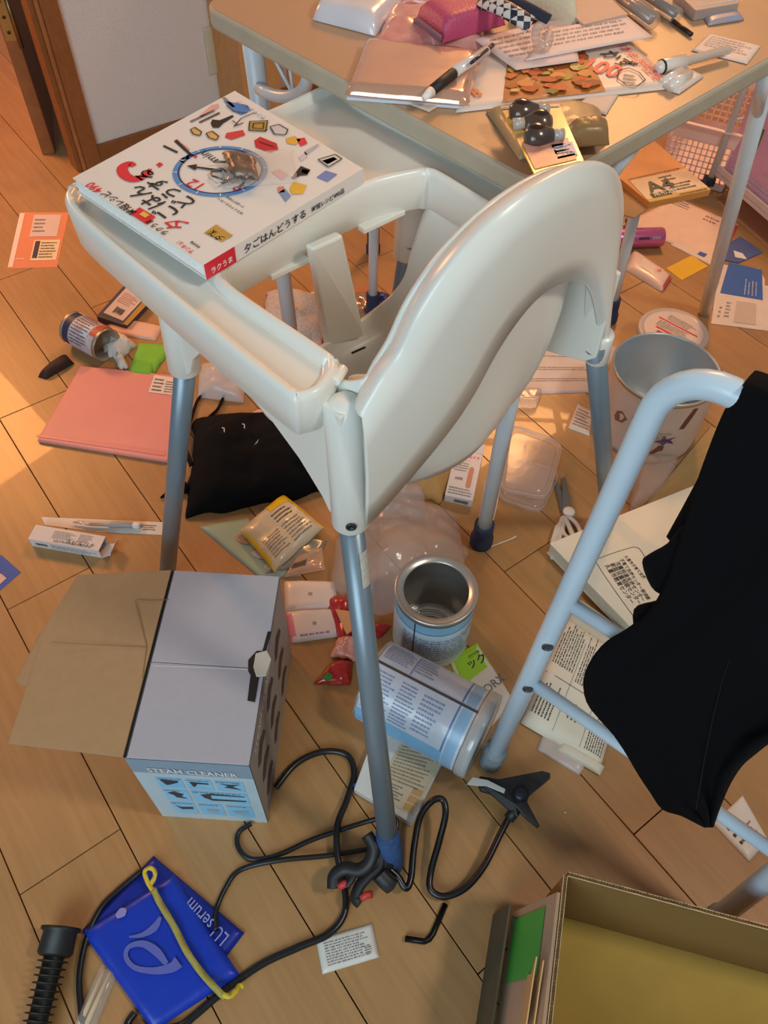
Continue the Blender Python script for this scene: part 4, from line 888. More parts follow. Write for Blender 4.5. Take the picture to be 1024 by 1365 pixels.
# red snack wrapper
RW = mat('#b4282a', .28, .1, .1, 60, .2, 80, coat=.5)
rw = thing('red_wrapper', 'torn red snack wrapper beside the front chair leg', 'wrapper', P(460, 850))
for qd, sd_, m2 in (([(455, 870), (480, 835), (478, 800), (433, 794)], 2, RW), ([(440, 876), (474, 882), (480, 850), (452, 850)], 5, mat('#c23a2c', .3, noise_amt=.3, nscale=80, col2='#e0c8b4')), ([(420, 912), (466, 914), (470, 884), (448, 882)], 7, RW), ([(482, 850), (508, 850), (523, 836), (500, 836)], 9, RW)):
    soft('foil_fold', None, None, qd, .002, .012, m2, .010, 40, sd_, 3, n=16, parent=rw, rag=.25)
obj('printed_flash', MB().add([P(447, 812, .026), P(470, 815, .026), P(473, 838, .026), P(462, 846, .026)], [[0, 1, 2, 3]]), mat('#d8a070', .4), rw)
obj('green_print', MB().add([P(429, 905, .024), P(437, 896, .026), P(444, 900, .025), P(440, 908, .024)], [[0, 1, 2, 3]]), mat('#2f7a3a', .4), rw)
text(rw, 'ハニー', P(452, 868, .03), V((.5, .8, 0)), V((-.8, .5, 0)), .03, WHITE, 1, .02)
# clear carrier bag
cbg = thing('carrier_bag', 'translucent white carrier bag crumpled behind the tins', 'bag', P(530, 730))
PBAG = mat('#dcd4d2', .16, alpha=.26, noise_amt=.10, nscale=12, bump=1, bscale=26, spec=.8)
soft('bag_film', None, None, [(470, 830), (625, 790), (610, 690), (500, 660)], 0, .05, PBAG, .03, 11, 2, 2.6, n=40, parent=cbg, rag=.15)
soft('bag_film', None, None, [(440, 790), (500, 800), (505, 700), (448, 720)], 0, .03, PBAG, .02, 14, 6, 2.4, n=30, parent=cbg, rag=.2)
soft('bag_handle', None, None, [(490, 690), (568, 690), (566, 648), (505, 645)], .004, .02, PBAG, .012, 16, 8, 3, n=24, parent=cbg, rag=.12)
soft('clear_tray', 'flat clear plastic tray under the high chair seat', 'tray', [(500, 660), (568, 668), (566, 644), (512, 640)], 0, .018, mat('#d9c9c2', .15, alpha=.4, spec=.9), .002, 20, 3, 8)

# ================================================================ FLOOR, MIDDLE AND RIGHT
# bandage carton
bd = thing('plaster_carton', 'small white sticking plaster carton beside the socked table leg', 'carton', P(612, 635))
h6 = .020; WB2 = mat('#ded3d0', .55, noise_amt=.03)
o6 = P(592, 668, 0); x6 = P(629, 676, 0) - o6; y6 = P(607, 601, h6) - P(592, 662, h6); y6.z = 0
obj('carton_body', MB().box(o6, x6, y6, (0, 0, h6)), WB2, bd, bevel=.0006)
t6 = o6 + V((0, 0, h6)); f = lambda s, t: t6 + x6 * s + y6 * t + V((0, 0, LIFT))
text(bd, 'バンドエイド', f(.1, .86), x6, y6, x6.length * .82, RED, 1.2, .02); text(bd, '救急ばんそうこう', f(.1, .78), x6, y6, x6.length * .5, INK)
fprint(bd, f, .1, .55, .6, .76, 4, GREYINK); fprint(bd, f, .08, .05, .9, .22, 3, GREYINK); text(bd, '20枚', f(.2, .36), x6, y6, x6.length * .3, INK)
obj('plaster_picture', MB().add([f(.72 + .09 * math.cos(a), .45 + (.17 if math.sin(a) > 0 else -.17) + .06 * math.sin(a)) for a in [i * .3927 for i in range(16)]], [list(range(16))]), mat('#c98f70', .6), bd)
f2_ = lambda s, t: o6 + x6 * s + V((0, 0, h6 * t)) - V((-x6.y, x6.x, 0)).normalized() * .0006
fprint(bd, f2_, .35, .15, .85, .8, 1, INK, fill=.9, words=12, ragged=0)
obj('top_flap', MB().prism([t6 + y6, t6 + y6 + x6, t6 + y6 * 1.16 + x6 + V((0, 0, .008)), t6 + y6 * 1.18 + V((0, 0, .006))], (0, 0, .0008)), WB2, bd)
o = slab('white_paper_strip', 'plain white strip of card lying under the socked table leg', 'card', [(634, 712), (655, 712), (669, 644), (647, 641)], 0, .0012, mat('#dfd2c8', .7)); o.location.z = .0
tag(obj('cotton_swab', MB().tube([P(641, 735, .002), P(648, 731, .002), P(680, 719, .002), P(688, 715, .002)], [.0018, .0009, .0009, .002], 8), WHITE), 'white cotton swab on the floor beside the socked table leg', 'swab')
soft('kraft_bag', 'crumpled brown paper bag on the floor under the seat', 'bag', [(540, 660), (588, 672), (610, 618), (560, 600)], 0, .02, mat('#b58a52', .8, bump=.3), .014, 22, 3, 3, n=24, rag=.15)
soft('kraft_bag', 'torn piece of brown paper behind the sticking plaster carton', 'paper', [(570, 622), (620, 620), (612, 588), (578, 592)], 0, .012, mat('#c39b62', .8, bump=.3), .016, 30, 7, 3, n=24, rag=.2)
tg = thing('glass_jar', 'small grey glass jar half hidden under the seat shell', 'jar', P(545, 625))
obj('jar_body', MB().lathe(P(545, 632), (0, 0, 1), [(0, .002), (.028, .0), (.032, .004), (.032, .040), (.028, .046), (.028, .052), (.026, .052), (.026, .046)], 32), mat('#777066', .15, alpha=.85, spec=.8), tg)
obj('jar_ring', MB().lathe(P(545, 632), (0, 0, 1), [(.0325, .012), (.034, .014), (.0325, .016)], 32), mat('#8e877b', .3, .5), tg)
soft('green_packet', 'dark green packet on the floor behind the seat shell', 'packet', [(616, 580), (640, 583), (643, 560), (622, 556)], 0, .012, mat('#1e4a34', .5), .002, 30, 3, 4)
# container lids
LIDM = mat('#d8c2b8', .18, alpha=.42, spec=.8, noise_amt=.04, bump=.2, bscale=60)
def lidc(lbl, px, z, g):
    q = pm(px, z); t = tag(obj('container_lid', MB(), LIDM, base=(0, 0, 0)) if 0 else thing('container_lid', lbl, 'lid', (q[0] + q[2]) / 2, g), lbl, 'lid', g)
    def sq(k, dz_):
        c = (q[0] + q[1] + q[2] + q[3]) / 4; qq = [c + (p - c) * k for p in q]; out = []
        for i in range(4):
            a, b, c2 = qq[i - 1], qq[i], qq[(i + 1) % 4]; p0 = b.lerp(a, .22); p2 = b.lerp(c2, .22)
            out += [(p0 * (1 - u) ** 2 + b * 2 * u * (1 - u) + p2 * u * u) + V((0, 0, dz_)) for u in (0, .2, .4, .6, .8, 1)]
        return out
    obj('lid_rim', MB().loft([sq(1, .0), sq(1.0, .007), sq(.975, .009), sq(.95, .008), sq(.93, .003)], True), LIDM, t)
    mb = MB().loft([sq(.93, .003), sq(.80, .0032), sq(.785, .006)], True); b0 = len(mb.v) - 24; mb.f.append([b0 + i for i in range(24)]); mb.sm.append(False)
    obj('lid_panel', mb, LIDM, t)
    return t
lidc('square clear container lid, upper of the two behind the seat', [(664, 655), (730, 668), (752, 592), (676, 566)], .014, 'clear container lids')
lidc('square clear container lid, lower of the two, under the other', [(664, 668), (722, 686), (748, 630), (672, 608)], .002, 'clear container lids')
# scissors
sc = thing('kitchen_scissors', 'scissors with grey blades and white handles lying open', 'scissors', P(750, 690))
SCW = mat('#ded7cc', .35)
for a, b, c in (((738, 640), (741, 640), 0), ((750, 636), (754, 637), .002)):
    obj('blade', MB().prism([P(a[0], a[1], .004 + c), P(b[0], b[1], .004 + c), P(763, 682, .004 + c), P(749, 686, .004 + c)], (0, 0, .0016)), mat('#6f6f6e', .4, .3), sc, bevel=.0004)
pv = P(758, 684, .004); obj('pivot', MB().lathe(pv, (0, 0, 1), [(.0115, 0), (.0115, .006), (.009, .008), (0, .008)], 24), SCW, sc)
def handle(pts, r, hole):
    w3 = cr_spline([P(x, y, .008) for x, y in pts], 5, True); w3.append(w3[0])
    return obj('handle', MB().tube(w3, r, 10, cap=False), SCW, sc)
handle([(757, 690), (770, 700), (773, 715), (758, 717), (750, 706)], .0042, 1); handle([(752, 690), (744, 712), (740, 735), (752, 740), (766, 733), (764, 716)], .0048, 1)
obj('handle_grip', MB().prism([P(739, 704, .003), P(752, 690, .003), P(748, 722, .003), P(752, 742, .003), P(750, 748, .003), P(733, 746, .003), P(733, 724, .003)], (0, 0, .009)), SCW, sc, bevel=.002)
def sachet(lbl, px, colr='#d9cdc4', seed=1, nm='sachet', printed=True, h=.003, rows=6):
    o, f = soft(nm, lbl, 'sachet', px, 0, h, mat(colr, .45, noise_amt=.03, coat=.2), .0012, 40, seed, 8)
    if printed: fprint(o, f, .12, .15, .88, .85, rows, GREYINK)
    return o, f
sachet('small printed sachet left of the right grey chair leg', [(757, 571), (786, 582), (792, 550), (770, 538)], seed=2)
o, f = sachet('white printed sachet on the floor by the hex key', [(430, 1299), (506, 1276), (496, 1231), (421, 1252)], '#d6d3cb', 3, rows=9)
fprint(o, f, .78, .2, .9, .4, 3, INK)
o, f = sachet('white sachet with red and black drawing near the right edge', [(998, 1149), (1024, 1120), (990, 1060), (950, 1098)], '#e6dfd6', 6, printed=False)
obj('print', bars(MB(), f, .5, .15, .8, .6, 4, words=3), mat('#c46a5c', .6), o); obj('print', bars(MB(), f, .15, .3, .5, .85, 3, words=3), INK, o)
# hex key
hk = obj('hex_key', MB().tube([P(540, 1251, .004), P(566, 1255, .004), P(572, 1252, .004), P(577, 1245, .004), P(594, 1205, .004)], .0042, 6), mat('#1b1b1c', .35, .6)); tag(hk, 'black hex key lying on the floor in front of the chair', 'hex key')
# clear box + tray under papers
soft('clear_box', 'empty clear plastic box behind the white book', 'box', [(838, 683), (880, 660), (902, 622), (852, 613)], 0, .035, mat('#d9c5bb', .12, alpha=.35, spec=.9), .002, 20, 3, 12)
soft('clear_box', 'shallow clear plastic box below the printed letter', 'box', [(682, 546), (716, 545), (722, 527), (690, 526)], 0, .025, mat('#d9c5bb', .12, alpha=.4, spec=.9), .002, 20, 3, 10)
# letter under the chair
o, f = soft('printed_letter', 'white printed letter on the floor behind the seat', 'paper', [(680, 527), (800, 523), (822, 462), (700, 455)], .0, .0015, mat('#dccfc9', .7), .001, 8, 3, 14)
for t in (.88, .72, .50, .46, .28, .24): fprint(o, f, .12, t - .02, .85, t + .015, 1, GREYINK, words=10)
# papers to the far right
o, f = soft('paper_sheet', 'large pale sheet with red stamps under the table on the right', 'paper', [(828, 300), (960, 350), (985, 300), (903, 264)], 0, .003, mat('#ecc9b4', .7), .0015, 8, 2, 14)
fprint(o, f, .05, .80, .3, .95, 3, GREYINK); fprint(o, f, .55, .74, .75, .9, 2, mat('#a0505a', .6), words=2); fquad(o, f, .96, .4, 1, .95, mat('#c04048', .6), 'red_edge')
o, f = soft('paper_sheet', 'cream sheet beneath the pale sheet with a blue mark', 'paper', [(893, 327), (953, 357), (966, 345), (900, 322)], 0, .002, mat('#e6cdbb', .7), .001, 8, 4, 14); fquad(o, f, .55, .3, .7, .7, BLUE, 'blue_mark')
tag(obj('yellow_note', MB().prism(pm([(888, 358), (909, 374), (944, 355), (922, 341)], 0), (0, 0, .0012)), mat('#e8b62a', .6)), 'plain yellow paper note on the floor', 'note')
pk = slab('blue_booklet', 'blue booklet lying beyond the right table leg', 'booklet', [(960, 345), (985, 350), (1017, 336), (988, 315), (968, 325)], 0, .003, mat('#51649c', .5))
fo_ = qmap(pm([(980, 343), (996, 346), (990, 338), (978, 334)], .0032)); fquad(pk, fo_, 0, 0, 1, 1, WHITE)
o = slab('window_envelope', 'blue and white window envelope right of the table leg', 'envelope', [(960, 352), (1012, 358), (1020, 372), (1018, 440), (948, 431)], 0, .002, mat('#e6d3c6', .65))
fe = qmap(pm([(948, 431), (1018, 440), (1016, 360), (972, 350)], .0022))
fquad(o, fe, 0.0, .48, 1, 1.0, mat('#3668b4', .5), 'blue_panel'); fquad(o, fe, .42, .06, .85, .40, mat('#d8c3ae', .15, spec=.9), 'window'); g = lambda s, t: fe(s, t) + V((0, 0, .0006))
for s in (.55, .64, .73, .82): obj('print', bars(MB(), lambda a, b: g(s + b * .05, .52 + a * .28), 0, 0, 1, 1, 1, words=6), WHITE, o)
fprint(o, g, .08, .1, .14, .3, 3, GREYINK); fprint(o, g, .2, .12, .32, .38, 5, GREYINK)
slab('letter_sheet', 'white letter at the right edge beside the window envelope', 'paper', [(1018, 380), (1060, 385), (1060, 445), (1017, 440)], 0, .001, mat('#e6d3c6', .65))
# tissue packet
o, f = soft('wipes_packet', 'pink and white wipes packet in front of the spray can', 'packet', [(833, 360), (884, 391), (896, 372), (842, 334)], 0, .014, mat('#e8cabc', .4, coat=.3), .002, 20, 4, 5); fquad(o, f, .3, .3, .62, .75, mat('#efd9cc', .3), 'label_window'); fquad(o, f, .93, .0, 1, .9, mat('#c0544a', .5), 'red_end')
text(o, 'ク', f(.66, .5), V((.8, -.5, 0)), V((.5, .8, 0)), .012, RED, 1, .02)
# pink spray can
pc = thing('spray_can', 'pink metallic spray can lying behind the rack leg', 'can', P(850, 315))
pa, pb = P(812, 318, .024), P(883, 316, .024); pax = (pb - pa).normalized(); pl = (pb - pa).length
obj('can_body', MB().lathe(pa, pax, [(0, 0), (.018, 0), (.024, .008), (.0245, .012), (.0245, pl - .004), (.023, pl), (0, pl - .002)], 32), mat('#d873a8', .25, .6, coat=.4), pc)
obj('cap', MB().lathe(pa - pax * .02, pax, [(0, 0), (.015, .001), (.017, .02)], 24), mat('#d9c0b4', .4), pc)
pss = pax.cross(V((0, 0, 1))); pss = pss if pss.y < 0 else -pss
pf = lambda s, t: pa + pax * (pl * s) + (V((0, 0, 1)) * math.cos(t) + pss * math.sin(t)) * .025
obj('print', bars(MB(), pf, .5, .9, .7, 1.25, 1, fill=.9, words=10, ragged=0), INK, pc); fprint(pc, pf, .75, .9, .92, 1.2, 3, WHITE); fprint(pc, pf, .3, -.2, .6, .1, 1, mat('#5a1c50', .5), words=3)
bc2 = tag(obj('bottle_top', MB().lathe(P(835, 298, .01), V((1, .1, .3)), [(0, 0), (.012, 0), (.012, .008), (.008, .018), (0, .02)], 20), mat('#2c4a9a', .4)), 'small blue capped bottle top beside the spray can', 'cap')
# white book with printed box, resting on brown board
o = slab('brown_board', 'thin brown wooden board under the white book', 'board', [(858, 676), (948, 568), (1060, 600), (1030, 800), (870, 815)], 0, .0065, woodmat('#bd9a66', '#a2804e', .5, .6), bevel=.001)
wbk = thing('white_book', 'thick white book with a rounded text panel on its cover', 'book', P(850, 750))
zb0, zb1 = .013, .038
wq = [(733, 724), (928, 645), (1060, 690), (1010, 800), (845, 842)]
top5 = pm([(733, 724), (933, 644), (1000, 760), (848, 843)], zb1)
obj('cover', MB().prism([p - V((0, 0, .0015)) for p in top5], (0, 0, .0015)).prism([V((p.x, p.y, .0075)) for p in top5], (0, 0, .0015)), mat('#e4dfcd', .4, noise_amt=.015), wbk, bevel=.0004)
c5 = sum(top5, V()) / 4
obj('pages', MB().prism([V((p.x, p.y, .0090)) + V(((c5 - p).x, (c5 - p).y, 0)) * .012 for p in top5], (0, 0, zb1 - .0107)), mat('#cfc8b4', .8, noise_amt=.15, nscale=500), wbk)
fw5 = qmap([top5[0], top5[3], top5[2], top5[1]])
X5 = (P(862, 845, zb1) - P(805, 760, zb1)).normalized()
panel = [(797, 748), (805, 738), (845, 731), (857, 737), (905, 805), (870, 845), (862, 842), (799, 757)]
w3 = cr_spline([P(x, y, zb1) for x, y in [(796, 752), (800, 744), (838, 731), (848, 730), (857, 738), (893, 800), (890, 810), (858, 828), (848, 826)]], 4, True); w3.append(w3[0])
mb = MB()
for a, b in zip(w3, w3[1:]):
    t = V((0, 0, 1)).cross((b - a).normalized()) * .0005; mb.add([a - t + V((0, 0, .0006)), b - t + V((0, 0, .0006)), b + t + V((0, 0, .0006)), a + t + V((0, 0, .0006))], [[0, 1, 2, 3]])
obj('outline', mb, INK, wbk)
for (p0, p1, s) in (((806, 754), (841, 805), '久喜市教育センター'), ((813, 752), (851, 806), '家庭児童相談センター'), ((820, 750), (856, 802), '児童発達支援センター'), ((826, 746), (863, 800), '子育て支援センター保健課'), ((832, 742), (858, 772), '久喜市子育て支援')):
    tpx(wbk, s, p0, p1, zb1, INK, 1.15, .01)
# printed booklets below the rungs
PB = mat('#ddd6c4', .75, noise_amt=.03)
def booklet(lbl, px, z, th, m=PB, nm='booklet', cat='booklet'):
    o, f = soft(nm, lbl, cat, px, z, th, m, .0006, 8, len(px) + int(z * 1000), 16)
    return o, f
bo, f = booklet('printed booklet lying open under the two rungs', [(694, 964), (800, 1026), (842, 880), (756, 822)], .004, .012)
for s0_, s1_, t0_, t1_, rw_ in ((.05, .35, .55, .95, 9), (.4, .7, .5, .95, 10), (.72, .95, .6, .95, 6), (.05, .3, .1, .4, 6), (.45, .6, .2, .35, 3), (.75, .97, .06, .4, 8)):
    fn = lambda a, b: f(s0_ + (s1_ - s0_) * b, t0_ + (t1_ - t0_) * a); obj('print', bars(MB(), fn, 0, 0, 1, 1, rw_, words=8), INK, bo)
for t in (.45,): fquad(bo, f, .02, t, .98, t + .006, GREYINK, 'rule')
for s in (.36, .70): fquad(bo, f, s, .05, s + .006, .98, GREYINK, 'rule')
soft('page_curl', None, None, [(740, 1000), (800, 1034), (806, 1022), (748, 988)], .003, .008, PB, .001, 8, 2, 4, parent=bo)
soft('plastic_sleeve', 'crumpled plastic sleeve under the printed booklet', 'sleeve', [(716, 1000), (772, 1034), (800, 990), (730, 960)], 0, .004, MILKY, .003, 40, 3, 6)
bo2, f = booklet('grey edged booklet behind the upper rung', [(752, 828), (835, 885), (850, 860), (768, 800)], .002, .016, mat('#c9c2ae', .7)); 
# green edged leaflet beneath the big tin
lf, f = soft('cleaning_leaflet', 'white leaflet with bright green header beneath the tins', 'leaflet', [(640, 985), (686, 935), (636, 858), (598, 880)], 0, .002, mat('#ddd3c8', .6), .0008, 10, 2, 14)
fquad(lf, f, .0, .62, 1, 1, mat('#9fd02e', .5), 'green_header')
tpx(lf, 'ック', (627, 891), (650, 880), .0035, INK, 1.0, .02); tpx(lf, 'ORX', (650, 925), (676, 905), .0035, GREYINK, 1, .01); fprint(lf, f, .55, .85, .95, .95, 1, mat('#3c6420', .5))
# nutrition carton under the lying tin
nb = slab('nutrition_carton', 'white and blue nutrition carton under the lying tin', 'carton', [(472, 1052), (500, 975), (606, 985), (549, 1098)], 0, .016, mat('#d5d2cc', .5), bevel=.0008)
fn_ = qmap(pm([(478, 1050), (549, 1090), (604, 988), (520, 975)], .0163)); obj('blue_edge', MB().prism(pm([(471, 1050), (548, 1098), (549, 1093), (474, 1046)], .003), (0, 0, .009)), mat('#3e62b8', .4), nb)
fquad(nb, fn_, .25, .02, 1, 1, mat('#cdbfa2', .55), 'text_panel'); g = lambda s, t: fn_(s, t) + V((0, 0, .0005))
fprint(nb, g, .3, .3, .95, .98, 14, mat('#8a7a62', .6), words=10); fprint(nb, g, .3, .05, .7, .28, 6, mat('#4a4a70', .6))
for k in range(3): fquad(nb, g, .80, .04 + .1 * k, .97, .12 + .1 * k, mat('#c09a62', .5), 'picture')

# ================================================================ CABLES, CLAMP LAMP ARM, HOSE NOZZLE, BLUE POUCH
cb = thing('power_cord', 'long black cord looping over the floor from the grey box', 'cord', P(470, 1110))
cpts = [(335, 1098, .006), (318, 1110, .006), (318, 1130, .006), (335, 1145, .006), (370, 1140, .006), (420, 1118, .008), (480, 1098, .012), (510, 1090, .02), (528, 1092, .02), (526, 1112, .016), (505, 1128, .010), (440, 1140, .008), (370, 1147, .013), (320, 1160, .006), (300, 1185, .006), (288, 1215, .006), (288, 1240, .016)]
obj('cable', MB().tube(cr_spline([P(*p) for p in cpts], 7), .0036, 10), mat('#17181a', .35), cb)
c2 = [(368, 1050, .006), (395, 1018, .006), (430, 1002, .006), (462, 1006, .006), (472, 1030, .006), (463, 1065, .011), (450, 1100, .016), (450, 1140, .016), (458, 1175, .010), (460, 1215, .006), (440, 1244, .007), (400, 1262, .006), (350, 1285, .006), (300, 1320, .006), (262, 1352, .006), (240, 1368, .006), (200, 1372, .006), (170, 1368, .008), (180, 1350, .006)]
cc2 = thing('black_hose', 'thick black hose curving from the grey box to the front edge', 'hose', P(460, 1150))
obj('hose_tube', MB().tube(cr_spline([P(*p) for p in c2], 7), .0048, 12), mat('#1b1c1e', .3), cc2)
c3 = [(190, 1160, .010), (160, 1185, .006), (135, 1210, .006), (116, 1250, .006), (106, 1300, .006), (108, 1345, .006), (112, 1375, .006)]
cc3 = thing('black_cable', 'black cable running under the blue pouch on the left', 'cable', P(110, 1280)); obj('cable', MB().tube(cr_spline([P(*p) for p in c3], 7), .0042, 10), mat('#17181a', .35), cc3)
GN = mat('#121214', .3, noise_amt=.02); CLM = mat('#1c1c1f', .5)
gl = thing('clamp_arm', 'black flexible clamp arm with clips at both ends', 'clamp', P(600, 1150))
c4p = [(512, 1152, .035), (530, 1168, .028), (541, 1184, .022), (548, 1170, .022), (552, 1130, .03), (560, 1090, .04), (576, 1068, .05), (590, 1066, .05), (594, 1085, .045), (586, 1120, .03), (575, 1160, .016), (574, 1185, .012), (592, 1195, .010), (620, 1184, .014), (645, 1155, .02), (668, 1110, .028), (682, 1084, .034)]
obj('flexible_neck', MB().tube(cr_spline([P(*p) for p in c4p], 7), .0049, 12), GN, gl)
# far clamp (triangular jaws)
def pl3(pts, th=.006, m=CLM, nm='clamp_jaw'): return obj(nm, MB().prism([P(*p) for p in pts], (0, 0, th)), m, gl, bevel=.0015)
pl3([(690, 1092, .034), (634, 1042, .03), (640, 1036, .032), (665, 1040, .036), (722, 1029, .04), (733, 1032, .04), (733, 1039, .04), (705, 1062, .038), (702, 1070, .038), (719, 1102, .03), (716, 1105, .03), (700, 1092, .034), (688, 1078, .038)])
pl3([(634, 1042, .020), (640, 1056, .018), (660, 1062, .022), (672, 1056, .026), (664, 1046, .028)], .010)
obj('clamp_hinge', MB().lathe(P(693, 1060, .042), (0, 0, 1), [(.010, 0), (.010, .008), (.007, .011), (0, .011)], 20), mat('#202430', .4), gl)
pl3([(622, 1046, .044), (630, 1036, .044), (650, 1040, .044), (674, 1052, .044), (672, 1058, .044), (648, 1048, .044), (636, 1048, .044)], .0015, mat('#c8c8c4', .6), 'paper_scrap')
obj('neck_collar', MB().tube([P(678, 1092, .03), P(690, 1076, .036)], .008, 12), CLM, gl)
# near clip with red pads
def cl2(pts, r, m=CLM, nm='clip_arm'): return obj(nm, MB().tube(cr_spline([P(*p) for p in pts], 5), r, 10, flat=.7), m, gl)
cl2([(489, 1112, .075), (498, 1130, .07), (492, 1150, .06), (478, 1160, .05), (460, 1158, .045), (446, 1168, .04), (445, 1184, .035)], .0095)
cl2([(500, 1120, .06), (506, 1150, .05), (492, 1166, .045), (480, 1180, .04), (474, 1196, .035), (480, 1204, .035)], .0090)
cl2([(496, 1150, .05), (515, 1150, .045), (528, 1140, .04)], .012)
cl2([(505, 1165, .045), (515, 1176, .04), (522, 1182, .035)], .012)
PAD = mat('#c03a34', .5)
for (x, y) in ((459, 1180), (489, 1195)): obj('red_pad', MB().tube([P(x - 8, y + 3, .038), P(x, y - 2, .040), P(x + 7, y - 3, .038)], .0052, 10), PAD, gl)
cl2([(462, 1158, .045), (470, 1168, .045), (462, 1180, .04)], .006)
# ribbed nozzle
nz_ = thing('ribbed_nozzle', 'black ribbed brush nozzle lying in the near left corner', 'nozzle', P(65, 1310))
na, nb_ = P(82, 1236, .026), P(44, 1385, .018); nax = (nb_ - na).normalized(); nl_ = (nb_ - na).length
obj('collar', MB().lathe(na, nax, [(.0, .002), (.018, .002), (.0255, .0), (.0255, .004), (.0215, .006), (.0225, .030), (.019, .034), (0, .034)], 28), mat('#1a1a1b', .5), nz_)
obj('core', MB().lathe(na, nax, [(.013, .03), (.012, nl_)], 20), mat('#161617', .6), nz_)
for k in range(17):
    h = .038 + k * .0082
    obj('rib', MB().lathe(na, nax, [(.012, h), (.0195 - .0002 * k, h + .0008), (.0195 - .0002 * k, h + .0022), (.012, h + .003)], 20), mat('#1a1a1b', .5), nz_)
# chopsticks
for k, (a, b) in enumerate((((139, 1292), (105, 1368)), ((147, 1296), (112, 1372)))):
    tag(obj('chopstick', MB().tube([P(*a, .006), P(*b, .006)], [.0024, .0034], 8), mat('#d9bc8a', .6)), ('left' if k == 0 else 'right') + ' one of two wooden chopsticks under the blue pouch', 'chopstick', 'disposable chopsticks')
soft('chopstick_sleeve', 'clear plastic sleeve around the wooden chopsticks', 'sleeve', [(96, 1375), (124, 1380), (160, 1292), (136, 1284)], .001, .010, mat('#e4d9cc', .1, alpha=.25, spec=.9), .001, 20, 3, 5)
# blue organza style pouch with ribbon
BP = mat('#1c3fc0', .35, alpha=.86, noise_amt=.12, nscale=14, spec=.4, bump=.3, bscale=60)
o, f = soft('blue_pouch', 'translucent blue plastic pouch with pale lettering', 'pouch', [(205, 1141), (326, 1244), (272, 1314), (110, 1240)], .002, .004, mat('#1b2f9c', .35, alpha=.82, noise_amt=.1, spec=.4), .0015, 14, 3, 12, n=20)
tpx(o, 'LU serum', (306, 1247), (256, 1196), .0125, mat('#8f94c8', .5), 1.3)
o, f = soft('drawstring_pouch', 'bright blue drawstring pouch in front with large pale initial', 'pouch', [(109, 1242), (232, 1165), (320, 1300), (205, 1375)], .006, .006, BP, .003, 16, 6, 12, n=26)
SW = mat('#5a64b4', .5)
stroke(o, [(238, 1282, .008), (228, 1290, .006), (205, 1294, .004), (180, 1290, .003), (168, 1276, .003), (172, 1262, .003), (190, 1258, .004), (208, 1268, .005), (222, 1285, .003)], 1, .0175, SW)
stroke(o, [(172, 1249, .001), (190, 1246, .003), (206, 1236, .005), (214, 1222, .002)], 1, .0175, SW)
stroke(o, [(155, 1222, .003), (163, 1216, .006), (168, 1212, .002)], 1, .0175, mat('#8a86c0', .5))
rbn = thing('yellow_ribbon', 'twisted yellow ribbon lying across the blue pouch', 'ribbon', P(250, 1240))
YR = mat('#d6b82c', .55, bump=.3); YD = mat('#a89a48', .6, noise_amt=.1, bump=.4)
def ribbon(pts, w_, m, nm):
    w3 = cr_spline([P(*p) for p in pts], 6); a_, b_ = [], []
    for i, p in enumerate(w3):
        t = (w3[min(i + 1, len(w3) - 1)] - w3[max(i - 1, 0)]).normalized(); tw = .35 * math.sin(i * .7)
        n = (V((0, 0, 1)).cross(t) * math.cos(tw) + V((0, 0, 1)) * math.sin(tw)) * w_; a_.append(p + n); b_.append(p - n)
    return obj(nm, MB().loft([a_, b_]), m, rbn, solid=.0008)
ribbon([(204, 1185, .022), (214, 1205, .021), (232, 1235, .021), (250, 1270, .021), (270, 1298, .02), (292, 1322, .02), (300, 1329, .018)], .0042, YD, 'ribbon_band')
ribbon([(203, 1186, .023), (196, 1174, .024), (193, 1162, .026), (199, 1157, .028), (206, 1161, .026), (206, 1170, .024), (200, 1180, .023)], .0030, YR, 'ribbon_loop')
ribbon([(296, 1326, .02), (306, 1328, .02), (314, 1322, .018), (318, 1315, .016), (325, 1314, .014)], .0034, YR, 'ribbon_loop')
tag(obj('crumb', MB().lathe(P(753, 1083), (0, 0, 1), [(.002, 0), (.0026, .002), (0, .004)], 8), mat('#d9c8a8', .8)), 'tiny pale crumb on the bare floor right of the clamp', 'crumb')

# under-table small things seen through the leg hole
soft('lace_cloth', 'crumpled grey white lace cloth seen under the tray', 'cloth', [(352, 455), (430, 470), (432, 398), (355, 392)], 0, .03, mat('#c9bfbc', .8, noise_amt=.25, nscale=160, bump=.8, bscale=160), .016, 25, 3, 3, n=26, rag=.15)
soft('red_cloth', 'dark red cloth under the lace cloth', 'cloth', [(425, 470), (520, 470), (520, 420), (430, 424)], 0, .012, mat('#8a1226', .7), .006, 25, 5, 4, rag=.1)
soft('foil_wrapper', 'shiny crumpled foil wrapper beside the dark socked foot', 'wrapper', [(468, 430), (492, 430), (492, 392), (470, 392)], .010, .014, mat('#c9a48c', .2, .6, .3, 80), .008, 50, 3, 3, n=20)
soft('blue_wrapper', 'bright blue crumpled wrapper behind the dark socked foot', 'wrapper', [(500, 420), (520, 418), (522, 398), (500, 398)], .0, .02, mat('#20308f', .3), .012, 60, 3, 3, n=20, rag=.2)
slab('yellow_card', 'small yellow card beyond the lace cloth', 'card', [(416, 396), (432, 400), (434, 388), (419, 384)], .0, .003, mat('#e2b23a', .6))
slab('copper_packet', 'flat orange brown packet behind the foil wrapper', 'packet', [(470, 398), (500, 386), (496, 376), (470, 388)], 0, .006, mat('#b8744c', .5))
slab('white_card', 'white card lying on the floor behind the crotch post', 'card', [(405, 392), (436, 404), (436, 396), (420, 388)], 0, .001, PAPER)
slab('pink_bag_edge', 'pink paper bag edge behind the seat front', 'paper', [(532, 420), (546, 380), (552, 330), (545, 330), (536, 380)], 0, .004, mat('#e2a39a', .6))

